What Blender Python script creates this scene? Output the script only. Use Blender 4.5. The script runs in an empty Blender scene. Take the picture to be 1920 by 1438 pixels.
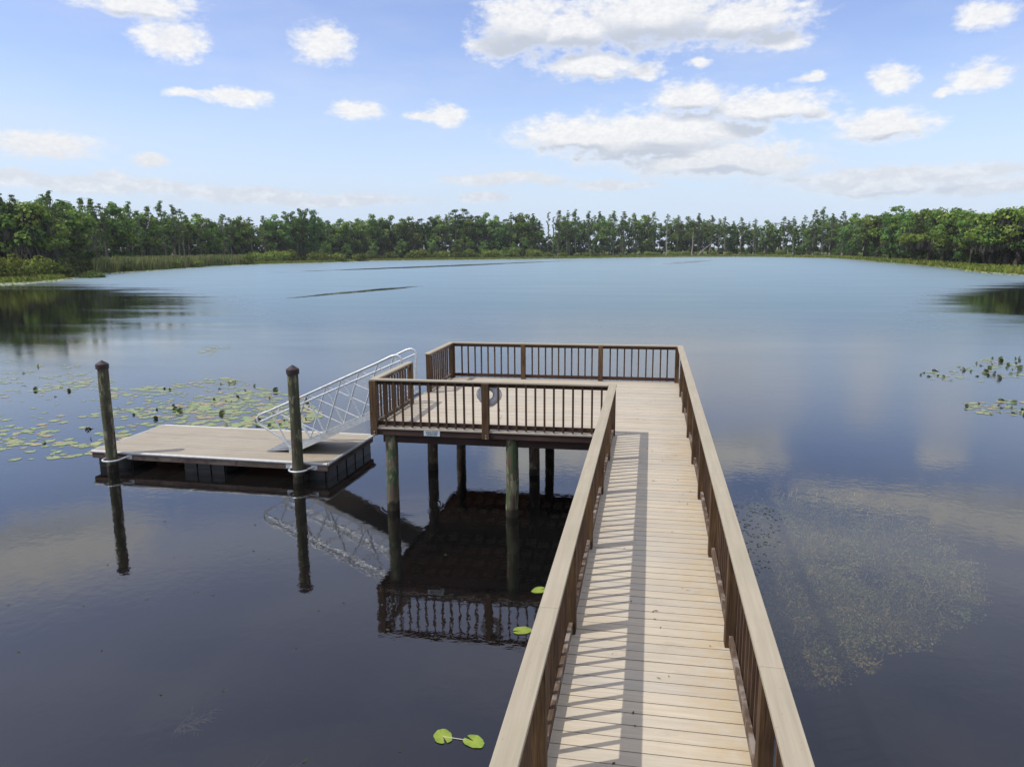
import bpy, bmesh, math, random
import numpy as np
from mathutils import Vector, Matrix

random.seed(7)
rng = np.random.default_rng(11)
sc = bpy.context.scene
col = sc.collection
R = math.radians
ZD = 1.6515            # deck level above the water (water is z = 0)

# ------------------------------------------------------------------ helpers
class MB:
    """Collects shapes; build() links them as one mesh object."""
    def __init__(s): s.v = []; s.f = []
    def box(s, x0, x1, y0, y1, z0, z1):
        n = len(s.v)
        s.v += [(x0,y0,z0),(x1,y0,z0),(x1,y1,z0),(x0,y1,z0),(x0,y0,z1),(x1,y0,z1),(x1,y1,z1),(x0,y1,z1)]
        for q in ((0,3,2,1),(4,5,6,7),(0,1,5,4),(1,2,6,5),(2,3,7,6),(3,0,4,7)): s.f.append(tuple(n+i for i in q))
        return s
    def tube(s, pts, r, n=10, cap=True, closed=False):
        pts = [Vector(p) for p in pts]; rr = r if isinstance(r, (list, tuple)) else [r]*len(pts)
        base = len(s.v); up = None; m = len(pts)
        for i, p in enumerate(pts):
            if closed: t = (pts[(i+1) % m]-pts[i-1]).normalized()
            else: t = (pts[min(i+1, m-1)]-pts[max(i-1, 0)]).normalized()
            if up is None: up = Vector((0,0,1)) if abs(t.z) < .9 else Vector((1,0,0))
            a = t.cross(up).normalized(); b = a.cross(t).normalized(); up = b
            for k in range(n):
                an = 2*math.pi*k/n
                s.v.append(tuple(p + (a*math.cos(an)+b*math.sin(an))*rr[i]))
        for i in range(m if closed else m-1):
            for k in range(n):
                j = (i+1) % m
                s.f.append((base+i*n+k, base+i*n+(k+1) % n, base+j*n+(k+1) % n, base+j*n+k))
        if cap and not closed:
            s.f.append(tuple(base+k for k in range(n))[::-1]); s.f.append(tuple(base+(m-1)*n+k for k in range(n)))
        return s
    def quad(s, a, b, c, d):
        n = len(s.v); s.v += [a,b,c,d]; s.f.append((n,n+1,n+2,n+3)); return s
    def poly(s, pts):
        n = len(s.v); s.v += pts; s.f.append(tuple(range(n, n+len(pts)))); return s
    def build(s, name, mat, parent=None, loc=(0,0,0), bevel=0, smooth=False, rot=0):
        me = bpy.data.meshes.new(name); L = Vector(loc)
        me.from_pydata([tuple(Vector(v)-L) for v in s.v], [], s.f); me.update()
        if smooth:
            for p in me.polygons: p.use_smooth = True
            try: me.set_sharp_from_angle(angle=R(40))
            except Exception: pass
        return link(name, me, mat, parent, loc, bevel, rot)

def link(name, me, mat, parent=None, loc=(0,0,0), bevel=0, rot=0):
    o = bpy.data.objects.new(name, me); col.objects.link(o)
    if mat: me.materials.append(mat)
    o.location = loc
    if rot: o.rotation_euler.z = rot
    if parent is not None: o.parent = parent
    if bevel:
        b = o.modifiers.new('bevel', 'BEVEL'); b.width = bevel; b.segments = 2; b.limit_method = 'ANGLE'; b.angle_limit = R(60)
    return o

def tag(o, label=None, cat=None, group=None, kind=None):
    if label: o['label'] = label
    if cat: o['category'] = cat
    if group: o['group'] = group
    if kind: o['kind'] = kind
    return o

def empty(name, loc=(0,0,0), rz=0):
    o = bpy.data.objects.new(name, None); col.objects.link(o); o.location = loc; o.rotation_euler.z = rz
    o.empty_display_size = .2
    return o

def copy_tree(o, parent=None):
    c = o.copy(); col.objects.link(c); c.parent = parent
    for ch in list(o.children): copy_tree(ch, c)
    return c

# ------------------------------------------------------------------ materials
def new_mat(name):
    m = bpy.data.materials.new(name); m.use_nodes = True
    nt = m.node_tree; nt.nodes.clear()
    out = nt.nodes.new('ShaderNodeOutputMaterial')
    return m, nt, out
def N(nt, t, **kw):
    n = nt.nodes.new(t)
    for k, v in kw.items():
        if k.startswith('i_'):
            n.inputs[k[2:].replace('_', ' ')].default_value = v
        else: setattr(n, k, v)
    return n
def math_n(nt, op, a, b=None, c=None, clamp=False):
    n = nt.nodes.new('ShaderNodeMath'); n.operation = op; n.use_clamp = clamp
    for i, x in enumerate((a, b, c)):
        if x is None: continue
        if isinstance(x, (int, float)): n.inputs[i].default_value = x
        else: nt.links.new(x, n.inputs[i])
    return n.outputs[0]
def vmath(nt, op, a, b=None):
    n = nt.nodes.new('ShaderNodeVectorMath'); n.operation = op
    for i, x in enumerate((a, b)):
        if x is None: continue
        if isinstance(x, (tuple, list)): n.inputs[i].default_value = x
        else: nt.links.new(x, n.inputs[i])
    return n
def ramp(nt, fac, stops, interp='LINEAR'):
    n = nt.nodes.new('ShaderNodeValToRGB'); n.color_ramp.interpolation = interp
    els = n.color_ramp.elements
    while len(els) < len(stops): els.new(.5)
    for e, (p, c) in zip(els, stops):
        e.position = p; e.color = (c[0], c[1], c[2], 1) if isinstance(c, (tuple, list)) else (c, c, c, 1)
    nt.links.new(fac, n.inputs[0]); return n.outputs[0]
def mixc(nt, fac, a, b, mode='MIX'):
    n = nt.nodes.new('ShaderNodeMix'); n.data_type = 'RGBA'; n.blend_type = mode
    for s, x in ((n.inputs[0], fac), (n.inputs[6], a), (n.inputs[7], b)):
        if isinstance(x, (int, float)): s.default_value = x
        elif isinstance(x, (tuple, list)): s.default_value = (x[0], x[1], x[2], 1)
        else: nt.links.new(x, s)
    return n.outputs[2]
def smooth(nt, x, a, b, lo=0., hi=1.):
    n = nt.nodes.new('ShaderNodeMapRange'); n.interpolation_type = 'SMOOTHSTEP'
    nt.links.new(x, n.inputs[0])
    for i, v in zip((1,2,3,4), (a,b,lo,hi)): n.inputs[i].default_value = v
    return n.outputs[0]
def noise(nt, vec, scale, detail=4, rough=.5, dist=0.):
    n = nt.nodes.new('ShaderNodeTexNoise')
    n.inputs['Scale'].default_value = scale; n.inputs['Detail'].default_value = detail
    n.inputs['Roughness'].default_value = rough; n.inputs['Distortion'].default_value = dist
    if vec is not None: nt.links.new(vec, n.inputs['Vector'])
    return n.outputs['Fac']
def objco(nt): return nt.nodes.new('ShaderNodeTexCoord').outputs['Object']
def geopos(nt): return nt.nodes.new('ShaderNodeNewGeometry').outputs['Position']
def bump(nt, h, dist, strength=1.):
    n = nt.nodes.new('ShaderNodeBump'); n.inputs['Strength'].default_value = strength; n.inputs['Distance'].default_value = dist
    nt.links.new(h, n.inputs['Height']); return n.outputs[0]
def principled(nt, out, color, rough=.7, spec=.3, metal=0., normal=None):
    p = nt.nodes.new('ShaderNodeBsdfPrincipled')
    for s, x in ((p.inputs['Base Color'], color), (p.inputs['Roughness'], rough)):
        if isinstance(x, (int, float)): s.default_value = x
        elif isinstance(x, (tuple, list)): s.default_value = (x[0], x[1], x[2], 1)
        else: nt.links.new(x, s)
    p.inputs['Specular IOR Level'].default_value = spec; p.inputs['Metallic'].default_value = metal
    if normal is not None: nt.links.new(normal, p.inputs['Normal'])
    nt.links.new(p.outputs[0], out.inputs[0]); return p

def wood(name, axis, dark, light, knots=.5, rough=.75, gscale=28, weather=None):
    m, nt, out = new_mat(name)
    co = objco(nt)
    info = nt.nodes.new('ShaderNodeObjectInfo')
    sh = N(nt, 'ShaderNodeCombineXYZ'); 
    for i in range(3): nt.links.new(math_n(nt, 'MULTIPLY', info.outputs['Random'], 9.+i*5), sh.inputs[i])
    co2 = vmath(nt, 'ADD', co, sh.outputs[0]).outputs[0]
    sc_ = [1., 1., 1.]; sc_[axis] = .045
    g = vmath(nt, 'MULTIPLY', co2, tuple(sc_)).outputs[0]
    a = noise(nt, g, gscale, 5, .6, .6)
    b = noise(nt, g, gscale*3.2, 2, .5)
    fine = mixc(nt, .35, a, b)
    c = ramp(nt, fine, [(.3, dark), (.52, tuple(.5*(x+y) for x, y in zip(dark, light))), (.72, light)])
    big = noise(nt, co2, 1.7, 3)
    c = mixc(nt, smooth(nt, big, .35, .7, 0, .45), c, tuple(.6*x for x in dark))
    rv = math_n(nt, 'MULTIPLY_ADD', info.outputs['Random'], .4, .8)
    hsv = N(nt, 'ShaderNodeHueSaturation'); nt.links.new(c, hsv.inputs['Color']); nt.links.new(rv, hsv.inputs['Value'])
    c = hsv.outputs[0]
    if weather:
        w = noise(nt, co2, 5, 4, .6)
        c = mixc(nt, smooth(nt, w, .45, .65, 0, .6), c, weather)
    principled(nt, out, c, rough, .25, normal=bump(nt, fine, .002, .6))
    return m

BR_D, BR_L = (.030,.0155,.0105), (.10,.055,.033)
M = {}
M['post'] = wood('brown stained post timber', 2, (.030,.015,.009), (.20,.118,.055), gscale=48)
M['rail_x'] = wood('brown stained rail timber across', 0, BR_D, BR_L)
M['rail_y'] = wood('brown stained rail timber along', 1, (.06,.035,.022), (.19,.13,.085), weather=(.36,.31,.27))
M['baluster'] = wood('brown stained baluster timber', 2, (.036,.019,.012), (.15,.088,.05), gscale=45)
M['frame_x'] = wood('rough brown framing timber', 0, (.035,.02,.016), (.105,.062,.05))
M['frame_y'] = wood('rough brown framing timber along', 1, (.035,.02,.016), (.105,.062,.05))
M['float_wood'] = wood('weathered float framing timber', 0, (.13,.085,.06), (.42,.32,.24), weather=(.09,.055,.045))
M['float_wood_y'] = wood('weathered float side timber', 1, (.08,.05,.04), (.26,.18,.14), weather=(.07,.045,.04))

def deck_mat(name, base, y0, pitch, stain=True, dirt=None):
    m, nt, out = new_mat(name)
    co = objco(nt); sx = N(nt, 'ShaderNodeSeparateXYZ'); nt.links.new(co, sx.inputs[0])
    idx = math_n(nt, 'FLOOR', math_n(nt, 'DIVIDE', math_n(nt, 'SUBTRACT', sx.outputs[1], y0), pitch))
    wn = N(nt, 'ShaderNodeTexWhiteNoise', noise_dimensions='1D'); nt.links.new(idx, wn.inputs['W'])
    g = vmath(nt, 'MULTIPLY', co, (1.2, 26, 26)).outputs[0]
    grain = noise(nt, g, 1.6, 5, .65)
    big = noise(nt, co, 1.1, 4, .6)
    mid = noise(nt, co, 6, 4, .6)
    dk = tuple(x*.80 for x in base); lt = tuple(min(1, x*1.12) for x in base)
    c = ramp(nt, grain, [(.25, dk), (.75, lt)])
    hs = N(nt, 'ShaderNodeHueSaturation'); nt.links.new(c, hs.inputs['Color'])
    nt.links.new(math_n(nt, 'MULTIPLY_ADD', wn.outputs['Value'], .16, .92), hs.inputs['Value'])
    nt.links.new(math_n(nt, 'MULTIPLY_ADD', wn.outputs['Value'], .3, .85), hs.inputs['Saturation'])
    c = hs.outputs[0]
    c = mixc(nt, smooth(nt, big, .42, .72, 0, .38), c, (base[0]*.80, base[1]*.76, base[2]*.70))
    if stain:
        # tannin stain washed down along the right-hand edge of the walk
        e = math_n(nt, 'MULTIPLY', smooth(nt, sx.outputs[0], .1, .66), smooth(nt, mid, .32, .66))
        c = mixc(nt, math_n(nt, 'MULTIPLY', e, .55), c, (base[0]*.95, base[1]*.80, base[2]*.55))
    sp = noise(nt, co, 34, 2, .5)
    c = mixc(nt, smooth(nt, sp, .74, .80, 0, .5), c, (base[0]*.4, base[1]*.36, base[2]*.3))
    w2 = noise(nt, vmath(nt, 'MULTIPLY', co, (.7,1.6,1)).outputs[0], 2.3, 5, .7)
    c = mixc(nt, smooth(nt, w2, .56, .68, 0, .30), c, (base[0]*.62, base[1]*.60, base[2]*.56))
    if dirt: c = mixc(nt, smooth(nt, mid, .5, .75, 0, .35), c, dirt)
    principled(nt, out, c, .62, .3, normal=bump(nt, grain, .0015, .5))
    return m
TAN = (.50,.440,.348)
M['walk'] = deck_mat('tan composite walkway boards', TAN, -6, .1415)
M['plat'] = deck_mat('tan composite platform boards', (.488,.430,.340), 12.885, .1415, stain=False, dirt=(.40,.32,.2))
M['float_deck'] = deck_mat('tan composite float boards', (.365,.32,.25), -1.29, .14, stain=False)

def cap_mat(name, axis):
    m, nt, out = new_mat(name)
    co = objco(nt); s_ = [20., 20., 20.]; s_[axis] = .8
    g = vmath(nt, 'MULTIPLY', co, tuple(s_)).outputs[0]
    a = noise(nt, g, 1.5, 5, .6); big = noise(nt, co, 1.3, 4, .6); sp = noise(nt, co, 40, 2)
    c = ramp(nt, a, [(.25, (.315,.270,.195)), (.75, (.415,.360,.265))])
    c = mixc(nt, smooth(nt, big, .45, .7, 0, .4), c, (.30,.262,.18))
    c = mixc(nt, smooth(nt, sp, .73, .78, 0, .6), c, (.15,.11,.08))
    principled(nt, out, c, .6, .3, normal=bump(nt, a, .001, .5)); return m
M['cap_x'] = cap_mat('tan rail cap across', 0); M['cap_y'] = cap_mat('tan rail cap along', 1)

def pile_mat(name, brown, green, gamt):
    m, nt, out = new_mat(name)
    co = geopos(nt); s = N(nt, 'ShaderNodeSeparateXYZ'); nt.links.new(co, s.inputs[0])
    g = vmath(nt, 'MULTIPLY', co, (1, 1, .07)).outputs[0]
    a = noise(nt, g, 26, 5, .65, .5); p = noise(nt, co, 3.2, 5, .65); p2 = noise(nt, vmath(nt, 'MULTIPLY', co, (1,1,.4)).outputs[0], 9, 4, .6)
    c = ramp(nt, a, [(.3, tuple(x*.35 for x in brown)), (.7, brown)])
    c2 = ramp(nt, a, [(.25, tuple(x*.4 for x in green)), (.75, green)])
    pv = noise(nt, vmath(nt, 'MULTIPLY', co, (1,1,.25)).outputs[0], 5.5, 4, .65)
    c = mixc(nt, smooth(nt, mixc(nt, .5, p, pv), .49-gamt*.25, .55-gamt*.25), c, c2)
    c = mixc(nt, smooth(nt, p2, .53, .62, 0, .75), c, (.27,.25,.15))
    c = mixc(nt, smooth(nt, pv, .36, .44, .7, 0.), c, tuple(x*.3 for x in brown))
    # wet tide band right at the waterline, with a pale scum ring above it
    wob = math_n(nt, 'MULTIPLY_ADD', p2, .22, -.11)
    z = math_n(nt, 'ADD', s.outputs[2], wob)
    c = mixc(nt, smooth(nt, z, .14, .2, .85, 0.), c, (.016,.012,.009))
    sc2 = noise(nt, co, 45, 3, .6)
    c = mixc(nt, smooth(nt, sc2, .72, .78, 0, .7), c, tuple(x*.2 for x in brown))
    principled(nt, out, c, .8, .25, normal=bump(nt, a, .006, .8)); return m
M['pile'] = pile_mat('green treated pier pile', (.19,.145,.10), (.105,.145,.068), .1)
M['pile_brown'] = pile_mat('brown treated pier pile', (.12,.085,.06), (.09,.10,.05), -.4)
M['moor'] = pile_mat('weathered mooring pile', (.15,.115,.08), (.115,.115,.065), .2)

def simple(name, colr, rough=.5, spec=.4, metal=0., var=.15, scale=8):
    m, nt, out = new_mat(name); co = objco(nt)
    a = noise(nt, co, scale, 5, .6)
    c = ramp(nt, a, [(.3, tuple(x*(1-var) for x in colr)), (.7, tuple(min(1, x*(1+var)) for x in colr))])
    rr = math_n(nt, 'MULTIPLY_ADD', a, .25, rough-.12)
    principled(nt, out, c, rr, spec, metal, bump(nt, a, .001, .3)); return m
M['galv'] = simple('galvanised aluminium', (.62,.64,.64), .42, .5, .55, .14, 14)
M['plate'] = simple('grey checker plate', (.30,.31,.32), .5, .5, .5, .2, 20)
M['bumper'] = simple('pale vinyl bumper', (.50,.50,.48), .45, .4, 0, .14, 10)
M['black'] = simple('black moulded float', (.010,.009,.011), .38, .5, 0, .3, 6)
M['capbrown'] = simple('dark brown pile cap', (.035,.020,.020), .55, .4, 0, .25, 8)
M['white'] = simple('white ring plastic', (.82,.82,.80), .4, .4, 0, .05, 6)
M['rope'] = simple('pale rope', (.55,.52,.46), .9, .1, 0, .2, 60)
M['sign'] = simple('pale blue sign plate', (.55,.62,.64), .4, .4, 0, .08, 10)
M['ink'] = simple('dark sign ink', (.05,.06,.09), .6, .2, 0, .1, 10)
M['bolt'] = simple('zinc bolt head', (.7,.66,.6), .35, .5, .7, .1, 30)

def leaf_mat(name, trans=.3, gloss=0., rnd=.3):
    m, nt, out = new_mat(name)
    at = N(nt, 'ShaderNodeAttribute', attribute_name='tint')
    info = nt.nodes.new('ShaderNodeObjectInfo')
    hs = N(nt, 'ShaderNodeHueSaturation'); nt.links.new(at.outputs['Color'], hs.inputs['Color'])
    nt.links.new(math_n(nt, 'MULTIPLY_ADD', info.outputs['Random'], 2*rnd, 1-rnd), hs.inputs['Value'])
    nt.links.new(math_n(nt, 'MULTIPLY_ADD', info.outputs['Random'], .03, .485), hs.inputs['Hue'])
    d = N(nt, 'ShaderNodeBsdfDiffuse'); t = N(nt, 'ShaderNodeBsdfTranslucent')
    nt.links.new(hs.outputs[0], d.inputs[0]); nt.links.new(hs.outputs[0], t.inputs[0])
    mx = N(nt, 'ShaderNodeMixShader'); mx.inputs[0].default_value = trans
    nt.links.new(d.outputs[0], mx.inputs[1]); nt.links.new(t.outputs[0], mx.inputs[2])
    res = mx.outputs[0]
    if gloss:
        gl = N(nt, 'ShaderNodeBsdfGlossy'); gl.inputs['Roughness'].default_value = .42
        fr = N(nt, 'ShaderNodeFresnel'); fr.inputs[0].default_value = 1.35
        m2 = N(nt, 'ShaderNodeMixShader'); nt.links.new(math_n(nt, 'MULTIPLY', fr.outputs[0], gloss), m2.inputs[0])
        nt.links.new(res, m2.inputs[1]); nt.links.new(gl.outputs[0], m2.inputs[2]); res = m2.outputs[0]
    nt.links.new(res, out.inputs[0]); return m
M['leaf'] = leaf_mat('tree foliage', .42)
M['reed'] = leaf_mat('reed blades', .3, 0, 0.)
M['pad'] = leaf_mat('waxy lily leaf', .15, .8, .18)
M['weed'] = leaf_mat('underwater weed', .2, 0, 0.)
def bark(name, a, b):
    m, nt, out = new_mat(name); co = objco(nt)
    g = vmath(nt, 'MULTIPLY', co, (1, 1, .12)).outputs[0]
    n_ = noise(nt, g, 5, 5, .65)
    principled(nt, out, ramp(nt, n_, [(.3, a), (.7, b)]), .9, .1, normal=bump(nt, n_, .03, .6)); return m
M['bark'] = bark('grey cypress bark', (.12,.10,.08), (.30,.275,.24))
M['bark_dark'] = bark('dark oak bark', (.03,.024,.018), (.10,.08,.06))
M['bark_pale'] = bark('bleached dead wood', (.20,.18,.155), (.42,.39,.34))

# ground
m, nt, out = new_mat('shore soil and low growth'); co = geopos(nt)
a = noise(nt, co, .12, 6, .65); b = noise(nt, co, 1.2, 5, .7)
c = ramp(nt, mixc(nt, .5, a, b), [(.35, (.05,.065,.02)), (.5, (.09,.115,.03)), (.65, (.18,.18,.055))])
principled(nt, out, c, .95, .05, normal=bump(nt, b, .15, .6)); M['land'] = m
m, nt, out = new_mat('peaty lake bed'); co = geopos(nt)
a = noise(nt, co, .7, 5, .6)
principled(nt, out, ramp(nt, a, [(.3, (.011,.0045,.0035)), (.7, (.019,.008,.0065))]), .95, .05); M['bed'] = m

# water: clear tannin surface that mirrors by Fresnel, wind-ripple map sets the roughness
m, nt, out = new_mat('still lake water'); pos = geopos(nt)
sp = N(nt, 'ShaderNodeSeparateXYZ'); nt.links.new(pos, sp.inputs[0]); X, Y = sp.outputs[0], sp.outputs[1]
flat = vmath(nt, 'MULTIPLY', pos, (1, 1, 0)).outputs[0]
r = vmath(nt, 'LENGTH', flat).outputs['Value']
nz = noise(nt, vmath(nt, 'MULTIPLY', flat, (.016, .055, 0)).outputs[0], 1., 4, .6)
nz2 = noise(nt, vmath(nt, 'MULTIPLY', flat, (.05, .2, 0)).outputs[0], 1., 4, .65)
rr = math_n(nt, 'ADD', r, math_n(nt, 'MULTIPLY_ADD', nz, 40, -20))
wind = smooth(nt, rr, 26, 70); cf = None
def calm(cx, cy, ax, ay, rot, soft=.5, amp=1., jit=.6):
    """calm patch in lake coordinates: ellipse at (cx,cy)"""
    v = vmath(nt, 'SUBTRACT', flat, (cx, cy, 0)).outputs[0]
    vr = N(nt, 'ShaderNodeVectorRotate', rotation_type='Z_AXIS'); vr.inputs['Angle'].default_value = -rot
    nt.links.new(v, vr.inputs['Vector'])
    l = vmath(nt, 'LENGTH', vmath(nt, 'MULTIPLY', vr.outputs[0], (1/ax, 1/ay, 0)).outputs[0]).outputs['Value']
    l = math_n(nt, 'ADD', l, math_n(nt, 'MULTIPLY_ADD', nz2, jit, -jit/2))
    return smooth(nt, l, 1-soft, 1+soft*.4, amp, 0)
for args in [
    (-70, 58, 66, 30, R(138), .55, .97, .9), (41, 78, 46, 14, R(63), .55, .95, .9),
    (-57, 228, 4.0, 78, R(-20), .55, .95, .8), (-33.5, 88, 1.9, 13, R(-14), .6, .95, 1.0), (-35.5, 80, 1.3, 8, R(-12), .6, .9, 1.0),
    (12, 258, 5, 48, R(-15), .6, .45, .9), (-60, 205, 3, 40, R(-24), .5, .6, .9)]:
    k_ = math_n(nt, 'SUBTRACT', 1., calm(*args))
    cf = k_ if cf is None else math_n(nt, 'MULTIPLY', cf, k_)
wind = math_n(nt, 'MULTIPLY', wind, cf)
wind = math_n(nt, 'MULTIPLY', wind, math_n(nt, 'MULTIPLY_ADD', nz2, .7, .6))
rough = math_n(nt, 'ADD', math_n(nt, 'MULTIPLY_ADD', wind, .25, .004), math_n(nt, 'MULTIPLY', smooth(nt, r, 15.5, 25, 0, .15), cf))
n1 = noise(nt, flat, 5.5, 3, .55); n2 = noise(nt, vmath(nt, 'MULTIPLY', flat, (.8, 1.3, 0)).outputs[0], 1.1, 3, .5)
n3 = noise(nt, vmath(nt, 'MULTIPLY', flat, (.35, 1., 0)).outputs[0], 1.6, 3, .6)
h = math_n(nt, 'ADD', math_n(nt, 'MULTIPLY', n1, .0016), math_n(nt, 'MULTIPLY', n2, .0016))
h = math_n(nt, 'ADD', h, math_n(nt, 'MULTIPLY', n3, math_n(nt, 'MULTIPLY_ADD', wind, .010, .0006)))
# a drop ring round one pile
rv = vmath(nt, 'LENGTH', vmath(nt, 'SUBTRACT', flat, (-4.52, 13.3, 0)).outputs[0]).outputs['Value']
ring = math_n(nt, 'MULTIPLY', math_n(nt, 'SINE', math_n(nt, 'MULTIPLY', rv, 75.)), math_n(nt, 'MULTIPLY', smooth(nt, rv, .35, .5), smooth(nt, rv, .55, .75, 1, 0)))
h = math_n(nt, 'ADD', h, math_n(nt, 'MULTIPLY', ring, .0004))
bn = bump(nt, h, 1.0, 1.0)
fr = N(nt, 'ShaderNodeFresnel'); fr.inputs[0].default_value = 1.5; nt.links.new(bn, fr.inputs['Normal'])
gl = N(nt, 'ShaderNodeBsdfGlossy'); nt.links.new(rough, gl.inputs['Roughness']); nt.links.new(bn, gl.inputs['Normal'])
nt.links.new(mixc(nt, wind, (.96,.96,.935), (.74,.955,1.)), gl.inputs[0])
tr = N(nt, 'ShaderNodeBsdfTransparent'); tr.inputs[0].default_value = (.62,.59,.51,1)
df = N(nt, 'ShaderNodeBsdfDiffuse'); df.inputs[0].default_value = (.022,.022,.023,1)
body = N(nt, 'ShaderNodeMixShader'); body.inputs[0].default_value = .2
nt.links.new(tr.outputs[0], body.inputs[1]); nt.links.new(df.outputs[0], body.inputs[2])
mx = N(nt, 'ShaderNodeMixShader'); nt.links.new(math_n(nt, 'MULTIPLY', math_n(nt, 'POWER', fr.outputs[0], .84), math_n(nt, 'MULTIPLY_ADD', wind, -.30, 1.)), mx.inputs[0])   # wind-roughened water mirrors less at grazing angles
nt.links.new(body.outputs[0], mx.inputs[1]); nt.links.new(gl.outputs[0], mx.inputs[2])
nt.links.new(mx.outputs[0], out.inputs[0]); M['water'] = m

# ------------------------------------------------------------------ setting: water, bed, land
# shoreline and canopy measured about the walkway: (bearing in degrees east of the pier axis, metres)
SHORE = [(-180,70),(-150,72),(-120,85),(-90,110),(-70,128),(-55,140),(-44.88,145.1),(-43.75,145.0),(-41.69,156.7),(-38.89,194.6),(-35.63,218.9),(-32.18,260.9),(-29.32,284.8),(-24.84,303.0),(-20.96,340.8),(-14.98,348.1),(-8.9,354.5),(-4.87,370.6),(-0.89,389.9),(3.0,401.5),(7.87,391.2),(12.48,343.1),(15.85,252.7),(18.42,210.8),(21.17,166.0),(23.77,149.5),(30,120),(45,98),(70,84),(100,76),(140,70),(180,70)]
sa = np.array([s[0] for s in SHORE], float); sd = np.array([s[1] for s in SHORE], float)
def shore(az): return float(np.interp(az, sa, sd))
def polar(az, d, z=0.): return (d*math.sin(R(az)), d*math.cos(R(az)), z)
def gz(az, d):
    k = d-shore(az)
    return float(np.interp(k, [-6, 0, 6, 40, 120], [-.8, .06, .35, .9, 1.3]))

w = MB(); w.quad((-4000,-4000,0),(4000,-4000,0),(4000,4000,0),(-4000,4000,0))
tag(w.build('water', M['water']), kind='structure')
b_ = MB(); b_.quad((-500,-150,-1.9),(500,-150,-1.9),(500,450,-1.9),(-500,450,-1.9))
tag(b_.build('lake_bed', M['bed']), kind='structure')
g = MB(); azs = np.linspace(-180, 180, 361)
jit = np.interp(azs, np.linspace(-180,180,121), rng.normal(0, 1.6, 121))
rings = (-6, 0, 3, 8, 20, 45, 120, 600, 3500)
for az, j in zip(azs, jit):
    for k in rings:
        d = shore(az)+k+(j if k < 40 else 0)
        g.v.append(polar(az, d, gz(az, d-(j if k < 40 else 0))))
nr = len(rings)
for i in range(360):
    for k in range(nr-1):
        g.f.append((i*nr+k, i*nr+k+1, (i+1)*nr+k+1, (i+1)*nr+k))
tag(g.build('ground', M['land'], smooth=True), kind='structure')

# ------------------------------------------------------------------ leaf cloud builder
class Leaves:
    def __init__(s): s.c = []; s.n = []; s.s = []; s.col = []; s.asp = []
    def add(s, c, n, size, colr, asp=1.):
        s.c.append(c); s.n.append(n); s.s.append(size); s.col.append(colr); s.asp.append(np.full(len(c), asp))
    def lump(s, ctr, rx, rz, k, size, colr, up=.5, shell=.55, cv=.28):
        d = rng.normal(size=(k,3)); d /= np.linalg.norm(d, axis=1)[:,None]
        rad = (shell+(1-shell)*rng.random(k))[:,None]
        p = np.array(ctr)+d*rad*np.array([rx, rx, rz])
        n = d*1.0+rng.normal(size=(k,3))*.38+np.array([0,0,up])
        sz = size*(.6+.8*rng.random(k))
        cl = np.array(colr)[None]*(1+cv*rng.normal(size=(k,1))).clip(.45,1.8)*(1+.06*rng.normal(size=(k,3)))
        s.add(p, n, sz, cl.clip(.004,.9))
    def hang(s, ctr, rx, k, ln, colr):
        p = np.array(ctr)+rng.normal(size=(k,3))*np.array([rx*.5, rx*.5, .25]); p[:,2] -= ln*.5
        a = rng.random(k)*6.283
        n = np.stack([np.cos(a), np.sin(a), np.zeros(k)], 1)
        s.add(p, n, np.full(k, ln*.5)*(.6+.8*rng.random(k)), np.array(colr)[None]*(.7+.6*rng.random((k,1))), 3.2)
    def mesh(s, name):
        c = np.concatenate(s.c); n = np.concatenate(s.n); sz = np.concatenate(s.s); cl = np.concatenate(s.col); asp = np.concatenate(s.asp)
        n /= np.linalg.norm(n, axis=1)[:,None]+1e-9
        k = len(c); t = rng.normal(size=(k,3)); t[asp > 2] = (0,0,1)
        a = np.cross(n, t); a /= np.linalg.norm(a, axis=1)[:,None]+1e-9; b = np.cross(n, a)
        hu = (sz/np.maximum(asp,1)*.5)[:,None]*a; hv = (sz*.5*np.where(asp > 2, 1.6, 1.))[:,None]*b
        bend = n*sz[:,None]*.16
        v = np.stack([c-hu*.55-hv, c+hu-hv*.25-bend, c+hu*.5+hv, c-hu+hv*.3-bend], 1).reshape(-1,3)
        return quads_mesh(name, v, np.repeat(cl, 4, 0))
def quads_mesh(name, v, cl):
    me = bpy.data.meshes.new(name); k = len(v)//4
    me.vertices.add(len(v)); me.vertices.foreach_set('co', v.astype(np.float32).ravel())
    me.loops.add(len(v)); me.loops.foreach_set('vertex_index', np.arange(len(v), dtype=np.int32))
    me.polygons.add(k); me.polygons.foreach_set('loop_start', np.arange(0, len(v), 4, dtype=np.int32))
    me.update(calc_edges=True)
    at = me.color_attributes.new('tint', 'FLOAT_COLOR', 'POINT')
    at.data.foreach_set('color', np.concatenate([cl, np.ones((len(cl),1))], 1).astype(np.float32).ravel())
    return me

CYP = [(0.151, 0.236, 0.071), (0.182, 0.267, 0.073), (0.132, 0.209, 0.076), (0.212, 0.285, 0.081)]
BRD = [(0.134, 0.229, 0.056), (0.172, 0.267, 0.063), (0.112, 0.192, 0.059), (0.218, 0.295, 0.068)]
MOSS = (.15,.15,.115)

def limb(mb, a, b, r0, r1, wob=.15, n=6, seg=4):
    a, b = np.array(a, float), np.array(b, float); pts = []
    for i in range(seg+1):
        t = i/seg; p = a+(b-a)*t
        if 0 < i < seg: p = p+rng.normal(size=3)*wob
        pts.append(tuple(p))
    mb.tube(pts, [r0+(r1-r0)*i/seg for i in range(seg+1)], n)

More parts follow.
